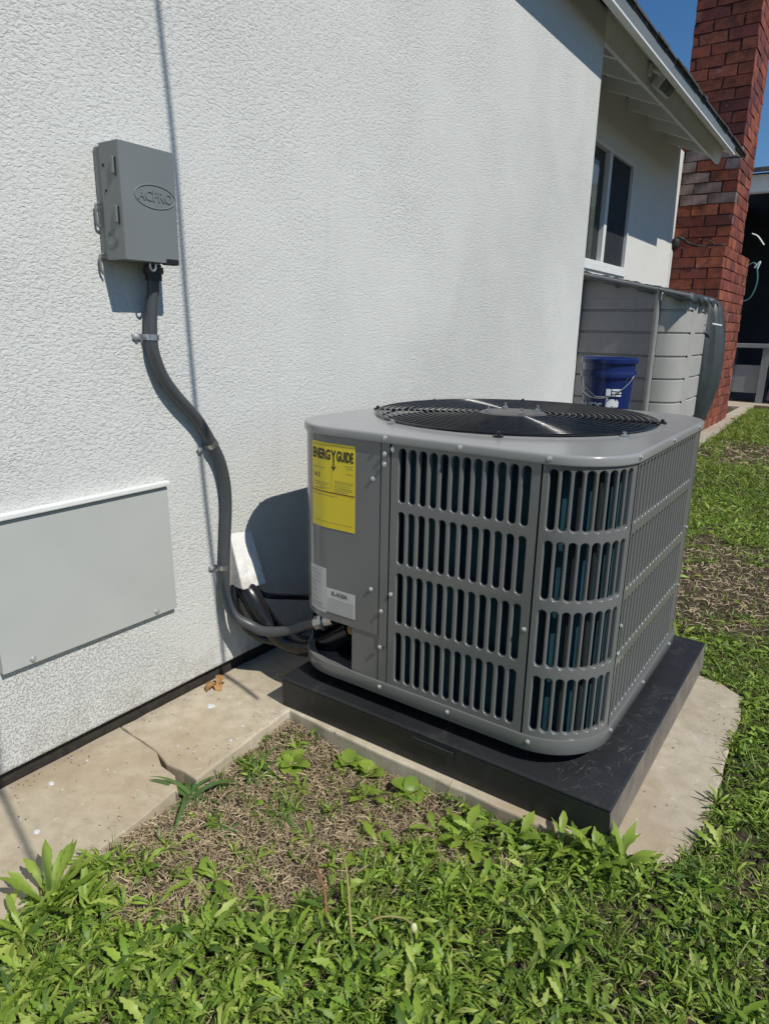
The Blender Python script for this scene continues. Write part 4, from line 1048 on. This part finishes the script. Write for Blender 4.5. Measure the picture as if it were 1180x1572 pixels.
def rosettes(name, n, box, nl, sc, tpls, mat, pit=(.15, 1.0), thr=.5, patch=None, rs=.7, **kw):
    x, y = sample(n, *box); m = bare(x, y); keep = rng.random(len(x)) > np.clip((m-thr+.25)*2.2, 0, .97); x, y = x[keep], y[keep]
    if patch is not None:
        k = vnoise(x+3, y+3, patch[0], patch[1]) > patch[2]; x, y = x[k], y[k]
    q = len(x); cnt = rng.integers(nl[0], nl[1]+1, q); X = np.repeat(x, cnt); Y = np.repeat(y, cnt); N = len(X)
    base = np.repeat(.55+.80*rng.random(q)**1.5, cnt); yaw = rng.uniform(0, 2*PI, N)
    Z = soil_z(X, Y)+.004+rng.uniform(0, .012, N)
    pos = np.stack([X, Y, Z], -1)
    s = base*rng.uniform(sc[0], sc[1], N)
    return scatter(name, tpls, pos, yaw, rng.uniform(pit[0], pit[1], N), rng.normal(0, rs, N), s, mat, **kw)
near = (.25, 2.7, -1.5, 1.3)
rosettes('broadleaf_weeds', 3600, near, (5, 9), (.032, .066), TL, M['leaf'], (.15, 1.3), patch=(5, 41, .36))
rosettes('dandelion_weeds', 300, (.35, 1.5, -1.35, -.3), (8, 13), (.038, .074), TL[:6], M['leaf'], (.3, 1.25), .45, rs=.35)
rosettes('dandelion_weeds', 170, (1.2, 2.6, -1.2, 1.2), (7, 12), (.036, .068), TL[6:], M['leaf'], (.3, 1.25), .45, rs=.35)
rosettes('narrow_weeds', 6000, near, (7, 12), (.022, .052), TN, M['leaf'], (.2, 1.4), rs=1.)
rosettes('clover', 5200, near, (3, 5), (.008, .020), TO, M['leaf'], (.1, 1.0), .62)
rosettes('lawn_grass', 9500, near, (4, 8), (.025, .065), TB, M['blade'], (.4, 1.45), .62)
mid = (.2, 3.4, 1.3, 4.6)
rosettes('broadleaf_weeds', 6500, mid, (4, 7), (.035, .065), TL[:5], M['leaf'], (.1, 1.1), .42)
rosettes('lawn_grass', 14000, mid, (3, 6), (.035, .07), TB, M['blade'], (.4, 1.3), .50)
far_ = (.2, 4.2, 4.6, 12.2)
rosettes('broadleaf_weeds', 7000, far_, (3, 5), (.05, .09), TN, M['leaf'], (.1, .9), .50)
rosettes('lawn_grass', 14000, far_, (3, 5), (.06, .11), [tpl_blade(s, 3, .09, .9) for s in range(4)], M['blade'], (.4, 1.2), .6)
# dead grass thatch
def thatch(name, n, box, ln, thr, w=.05):
    x, y = sample(n, *box); m = bare(x, y); k = rng.random(len(x)) < np.clip((m-thr)*3+.12, .10, 1); x, y = x[k], y[k]; N = len(x)
    pos = np.stack([x, y, soil_z(x, y)+rng.uniform(.001, .014, N)], -1)
    scatter(name, [tpl_blade(70+s, 3, w, 1.0+.5*(s % 3)) for s in range(5)], pos, rng.uniform(0, 2*PI, N), rng.normal(.12, .32, N), rng.normal(0, .6, N), rng.uniform(ln[0], ln[1], N), M['straw'])
thatch('dead_grass', 75000, (.3, 1.9, -1.2, .1), (.012, .042), .30, .085)
thatch('dead_grass', 30000, (.3, 3.2, 1.2, 4.6), (.03, .07), .25, .09)
thatch('dead_grass', 12000, (.2, 3.2, 4.6, 11.), (.06, .12), .35, .1)

# crumbs and clippings lying on the concrete, thickest along its edges
n = 240; xx = np.concatenate([.36+rng.normal(0, .035, n//3), np.abs(rng.normal(0, .022, n//3)), rng.uniform(.02, .40, n//3)]); yy = rng.uniform(-1.1, -.07, len(xx))
x2 = 1.60+rng.normal(0, .05, 70); y2 = rng.uniform(.0, 1.05, 70); xx = np.concatenate([xx, x2]); yy = np.concatenate([yy, y2])
k = in_poly(xx, yy, SLAB) & (xx > -.02); k &= ~(np.abs(yy+.49) < .035); xx, yy = xx[k], yy[k]; n = len(xx)
crumb = ([(-.5, -.4, 0), (.5, -.3, 0), (.3, .5, 0), (-.4, .4, 0), (0, 0, .6)], [(0, 1, 4), (1, 2, 4), (2, 3, 4), (3, 0, 4)])
scatter('soil_crumbs', [crumb], np.stack([xx, yy, np.full(n, .0015)], -1), rng.uniform(0, 6.28, n), np.zeros(n), np.zeros(n), rng.uniform(.001, .004, n), M['soil'])
k = rng.random(n) < .5; xs_, ys_ = xx[k], yy[k]; n = len(xs_)
scatter('dead_grass', [tpl_blade(270+s, 3, .06, 1.2) for s in range(4)], np.stack([xs_, ys_, np.full(n, .004)], -1), rng.uniform(0, 6.28, n), rng.normal(.03, .06, n), rng.normal(0, .3, n), rng.uniform(.008, .028, n), M['straw'])

# ------------------------------------------------------------------ single plants
def leaf_mesh(key, tv, tf, mat):
    me = bpy.data.meshes.new('leaf'); me.from_pydata([tuple(np.array(p)*K) for p in tv], [], tf); me.materials.append(mat)
    me.polygons.foreach_set('use_smooth', [True]*len(me.polygons)); return me
LM = {'serr': [leaf_mesh(0, *tpl_lobed(100+s, 9, .078, .80, .6, .25, .012, .84), M['leaf_obj']) for s in range(4)],
      'dand': [leaf_mesh(0, *tpl_lobed(180+s, 6, .12, .5, 1.1, .4), M['leaf_obj']) for s in range(4)],
      'round': [leaf_mesh(0, *tpl_leaf(120+s, 9, .40, 1, .0, .9, .1), M['leaf_obj']) for s in range(3)],
      'oval': [leaf_mesh(0, *tpl_lobed(140+s, 6, .17, .86, 1.0, .3, .01), M['leaf_obj']) for s in range(3)],
      'tall': [leaf_mesh(0, *tpl_lobed(220+s, 5, .10, .85, .8, .4, .01), M['leaf_obj']) for s in range(3)],
      'blade': [leaf_mesh(0, *tpl_blade(160+s, 8, .10, 1.1+.3*s), M['blade_obj']) for s in range(4)]}
def plant(name, x, y, label, cat, kind, n, ln, pit, seed, group=None, z=None, yaws=None):
    r = random.Random(seed); zz = float(soil_z(np.array([x]), np.array([y]))[0]) if z is None else z
    t = thing(name, label, cat, (x, y, zz), group)
    for i in range(n):
        o = bpy.data.objects.new('blade' if kind == 'blade' else 'leaf', r.choice(LM[kind])); COL.objects.link(o); o.parent = t
        yaw = (2*PI*i/n+r.uniform(-.35, .35)) if yaws is None else yaws[i % len(yaws)]+r.uniform(-.2, .2)
        p = r.uniform(*pit); s = r.uniform(*ln)
        o.matrix_local = Matrix.Translation(Vector((r.uniform(-.008, .008), r.uniform(-.008, .008), .002))) @ Matrix.Rotation(yaw, 4, 'Z') @ Matrix.Rotation(p, 4, 'X') @ Matrix.Rotation(r.uniform(-.35, .35), 4, 'Y') @ Matrix.Scale(s, 4)
    return t
plant('weed', .47, -.985, 'tall weed with upright serrated leaves at the lower left edge of the concrete', 'weed', 'serr', 22, (.09, .165), (.8, 1.35), 1, yaws=[-.9, -.5, -.1, .3, .7, 1.1, 1.6, 2.4, -1.5, -2.2])
plant('weed', .545, -.945, 'smaller serrated weed leaning right next to the tall one by the concrete', 'weed', 'serr', 12, (.07, .115), (.6, 1.25), 2, yaws=[-1.4, -.9, -.4, .1, .6, 1.2, -2.2])
plant('weed', .40, -1.07, 'broad round-leaved weed at the left edge below the concrete strip', 'weed', 'round', 7, (.045, .065), (.3, .9), 3)
plant('grass_clump', .405, -.525, 'crabgrass clump growing from the cracked corner of the concrete strip', 'grass clump', 'blade', 22, (.10, .20), (.12, .95), 4)
plant('grass_clump', .455, -.315, 'crabgrass clump in the dead grass beside the edge of the concrete strip', 'grass clump', 'blade', 20, (.09, .165), (.2, 1.0), 5)
plant('grass_clump', .66, -.42, 'flat spreading grass clump in the middle of the dead grass patch', 'grass clump', 'blade', 15, (.09, .15), (.1, .7), 6)
plant('grass_clump', .585, -.56, 'small grass clump at the left of the dead grass patch, below the crabgrass', 'grass clump', 'blade', 10, (.05, .08), (.15, .8), 7)
plant('weed', .655, -.105, 'round-leaved green weed tallest along the slab edge under the condenser', 'weed', 'round', 9, (.05, .075), (.55, 1.15), 8)
plant('weed', .735, -.095, 'round-leaved weed just right of the tallest one at the slab edge', 'weed', 'round', 8, (.04, .065), (.4, 1.1), 9)
plant('weed', .485, -.135, 'small sprig of round leaves in the corner where the two slab edges meet', 'weed', 'round', 6, (.03, .045), (.3, .9), 10)
plant('weed', 1.125, -.19, 'long-leaved weed standing before the middle of the pad front', 'weed', 'oval', 13, (.07, .115), (.35, 1.15), 11)
plant('weed', 1.04, -.215, 'pale oval-leaved weed left of the long-leaved one before the pad', 'weed', 'oval', 8, (.05, .085), (.35, 1.0), 12)
plant('weed', 1.24, -.12, 'dense green weed touching the pad front near its right corner', 'weed', 'oval', 12, (.06, .10), (.4, 1.2), 13)
plant('weed', .93, -.49, 'dandelion rosette with curled toothed leaves at the edge of the dead grass', 'weed', 'dand', 12, (.06, .10), (.1, .8), 14)
plant('weed', 1.03, -.42, 'wide pale-leaved dandelion rosette below the pad front', 'weed', 'oval', 9, (.05, .085), (.2, .9), 15)
plant('weed', .83, -.74, 'dandelion rosette with upright toothed leaves below the dead grass patch', 'weed', 'dand', 12, (.06, .11), (.3, 1.1), 16)
plant('weed', .735, -.60, 'dandelion rosette half inside the dead grass patch', 'weed', 'dand', 9, (.05, .08), (.2, .9), 17)
plant('weed', 1.40, .0, 'green weed overhanging the pad corner and the bare concrete', 'weed', 'oval', 10, (.05, .09), (.4, 1.2), 18, z=-.02)
plant('grass_clump', 1.66, -.02, 'spiky grass clump overhanging the right end of the bare concrete', 'grass clump', 'blade', 20, (.06, .11), (.3, 1.2), 19)
plant('grass_clump', 1.70, .55, 'grass clump leaning over the right edge of the slab midway', 'grass clump', 'blade', 18, (.06, .10), (.3, 1.2), 20)
plant('weed', 1.66, .98, 'broad-leaved weed at the far right corner of the slab', 'weed', 'oval', 12, (.06, .10), (.2, .9), 21)
r = random.Random(77)
SPOT = [(.52, -.22, 'round', 'tiny round-leaved sprig in the dead grass near the slab corner'), (.62, -.30, 'dand', 'small toothed weed alone near the middle top of the dead grass'), (.80, -.20, 'oval', 'small oval-leaved weed in the dead grass below the slab edge'),
        (.88, -.29, 'dand', 'small toothed weed in the dead grass left of the pad weeds'), (.56, -.70, 'dand', 'small dandelion near the left border of the dead grass'), (.68, -.74, 'oval', 'low oval-leaved weed at the lower tip of the dead grass'),
        (.78, -.44, 'dand', 'ragged dandelion on the right part of the dead grass'), (.95, -.34, 'oval', 'leafy weed where the dead grass meets the pad weeds'), (.90, -.10, 'round', 'round-leaved sprig against the slab edge right of the tall one'),
        (1.33, -.115, 'oval', 'leafy weed hiding the lower pad corner, left one'), (1.43, -.10, 'oval', 'leafy weed hiding the lower pad corner, right one'), (1.37, -.105, 'tall', 'tall leafy weed in front of the pad corner, the leftmost of its group'), (1.44, -.095, 'tall', 'tall leafy weed right at the pad corner'), (1.50, -.085, 'tall', 'tall leafy weed just right of the pad corner over the concrete'), (.36, -.98, 'serr', 'tall serrated weed cut by the left edge of the picture'), (.50, -1.06, 'serr', 'serrated weed in front of the tall one at the lower left'), (1.18, -.30, 'dand', 'dandelion on the small bare spot before the pad'),
        (.50, -.42, 'blade', 'short grass tuft beside the concrete edge above the crack corner'), (.74, -.33, 'blade', 'thin grass tuft in the middle of the dead grass'), (1.02, -.10, 'blade', 'grass tuft against the slab edge below the pad')]
for i, (x, y, kd, lb) in enumerate(SPOT):
    plant('grass_clump' if kd == 'blade' else 'weed', x, y, lb, 'grass clump' if kd == 'blade' else 'weed', kd, r.randint(9, 14), {'oval': (.05, .085), 'tall': (.085, .125), 'serr': (.07, .12)}.get(kd, (.035, .07)), (.75, 1.35) if kd in ('tall', 'serr') else (.15, 1.15), 300+i)
# flower stalks
def stalk(pts, r_, mat, label, tip=None):
    t = T('flower_stalk', label, 'stalk', pts[0]); b = B(); sp = smoothpath(pts, 6); n = len(sp); b.tube(sp, [r_*(1-.35*i/n) for i in range(n)], 7); t.part('stem', b, mat, 60)
    if tip: b = B(); e = Vector(pts[-1]); b.lathe([(.003, -.010), (.007, -.005), (.008, .003), (.006, .010), (.003, .013)], 10, e); t.part('bud', b, tip, 50)
stalk([(1.10, -.66, -.03), (1.06, -.62, .02), (1.01, -.565, .045), (.95, -.505, .045), (.925, -.47, .03)], .0032, M['stalk'], 'long pale bent dandelion stalk lying across the weeds')
stalk([(1.0, -.63, -.02), (.97, -.60, .015), (.93, -.575, .03), (.905, -.56, .02)], .0035, M['stalk_red'], 'short reddish brown stalk left of the long pale one')
stalk([(1.075, -.64, -.02), (1.12, -.60, .03), (1.17, -.57, .035), (1.20, -.575, .03)], .0028, M['stalk'], 'arched stalk ending in a closed yellow green bud', M['bud'])

# dry leaf on the slab, paint flecks, pebbles
DL = T('dry_leaf', 'crumpled orange brown dry leaf lying on the concrete against the wall foot', 'dry leaf', (.03, -.10, .0))
r = random.Random(11)
for k in range(5):
    tv, tf = tpl_leaf(200+k, 7, .36, 3, .35, 2.0, .2); Rm = Matrix.Rotation(r.uniform(0, 6.3), 3, 'Z') @ Matrix.Rotation(r.uniform(.0, 1.2), 3, 'X'); s = r.uniform(.035, .055); c = Vector((.04+r.uniform(-.012, .02), -.105+r.uniform(-.02, .02), .018))
    b = B(); b.add([Rm @ (Vector(p)*s)+c for p in tv], tf); b.v = [(x, y, max(z, .001)) for x, y, z in b.v]; DL.part('lobe', b, M['dry_leaf'], 40)
fl = [(.076, -.751, .012), (.231, -.881, .011), (.06, -.63, .005), (.33, -.30, .007), (.30, -.22, .006), (.15, -.62, .004), (.12, -.20, .018), (.22, -.42, .004)]
FLL = ['white paint fleck on the concrete strip nearest the black gap, left of the crack', 'largest white paint fleck near the outer edge of the left concrete strip', 'tiny white paint fleck in the middle of the left concrete strip',
       'white paint fleck near the outer edge of the concrete right of the crack', 'small white paint fleck beside the one at the outer edge right of the crack', 'tiny white paint fleck left of the crack in the concrete',
       'wide white paint smear on the concrete just below the dry leaf', 'smallest white paint fleck just right of the crack in the concrete']
for i, (x, y, s) in enumerate(fl):
    b = B(); n = 9; rr = [s*r.uniform(.6, 1.1) for _ in range(n)]
    vs = [(rr[k]*math.cos(2*PI*k/n), rr[k]*math.sin(2*PI*k/n)*.8, 0) for k in range(n)]+[(rr[k]*.8*math.cos(2*PI*k/n), rr[k]*.64*math.sin(2*PI*k/n), .002) for k in range(n)]
    b.add(vs, [tuple(n+k for k in range(n))]+[(k, (k+1) % n, n+(k+1) % n, n+k) for k in range(n)])
    put('paint_fleck', b.mesh('paint_fleck', M['print_white']), None, (x, y, .0005), label=FLL[i], cat='paint fleck', group='paint flecks on the concrete strip')
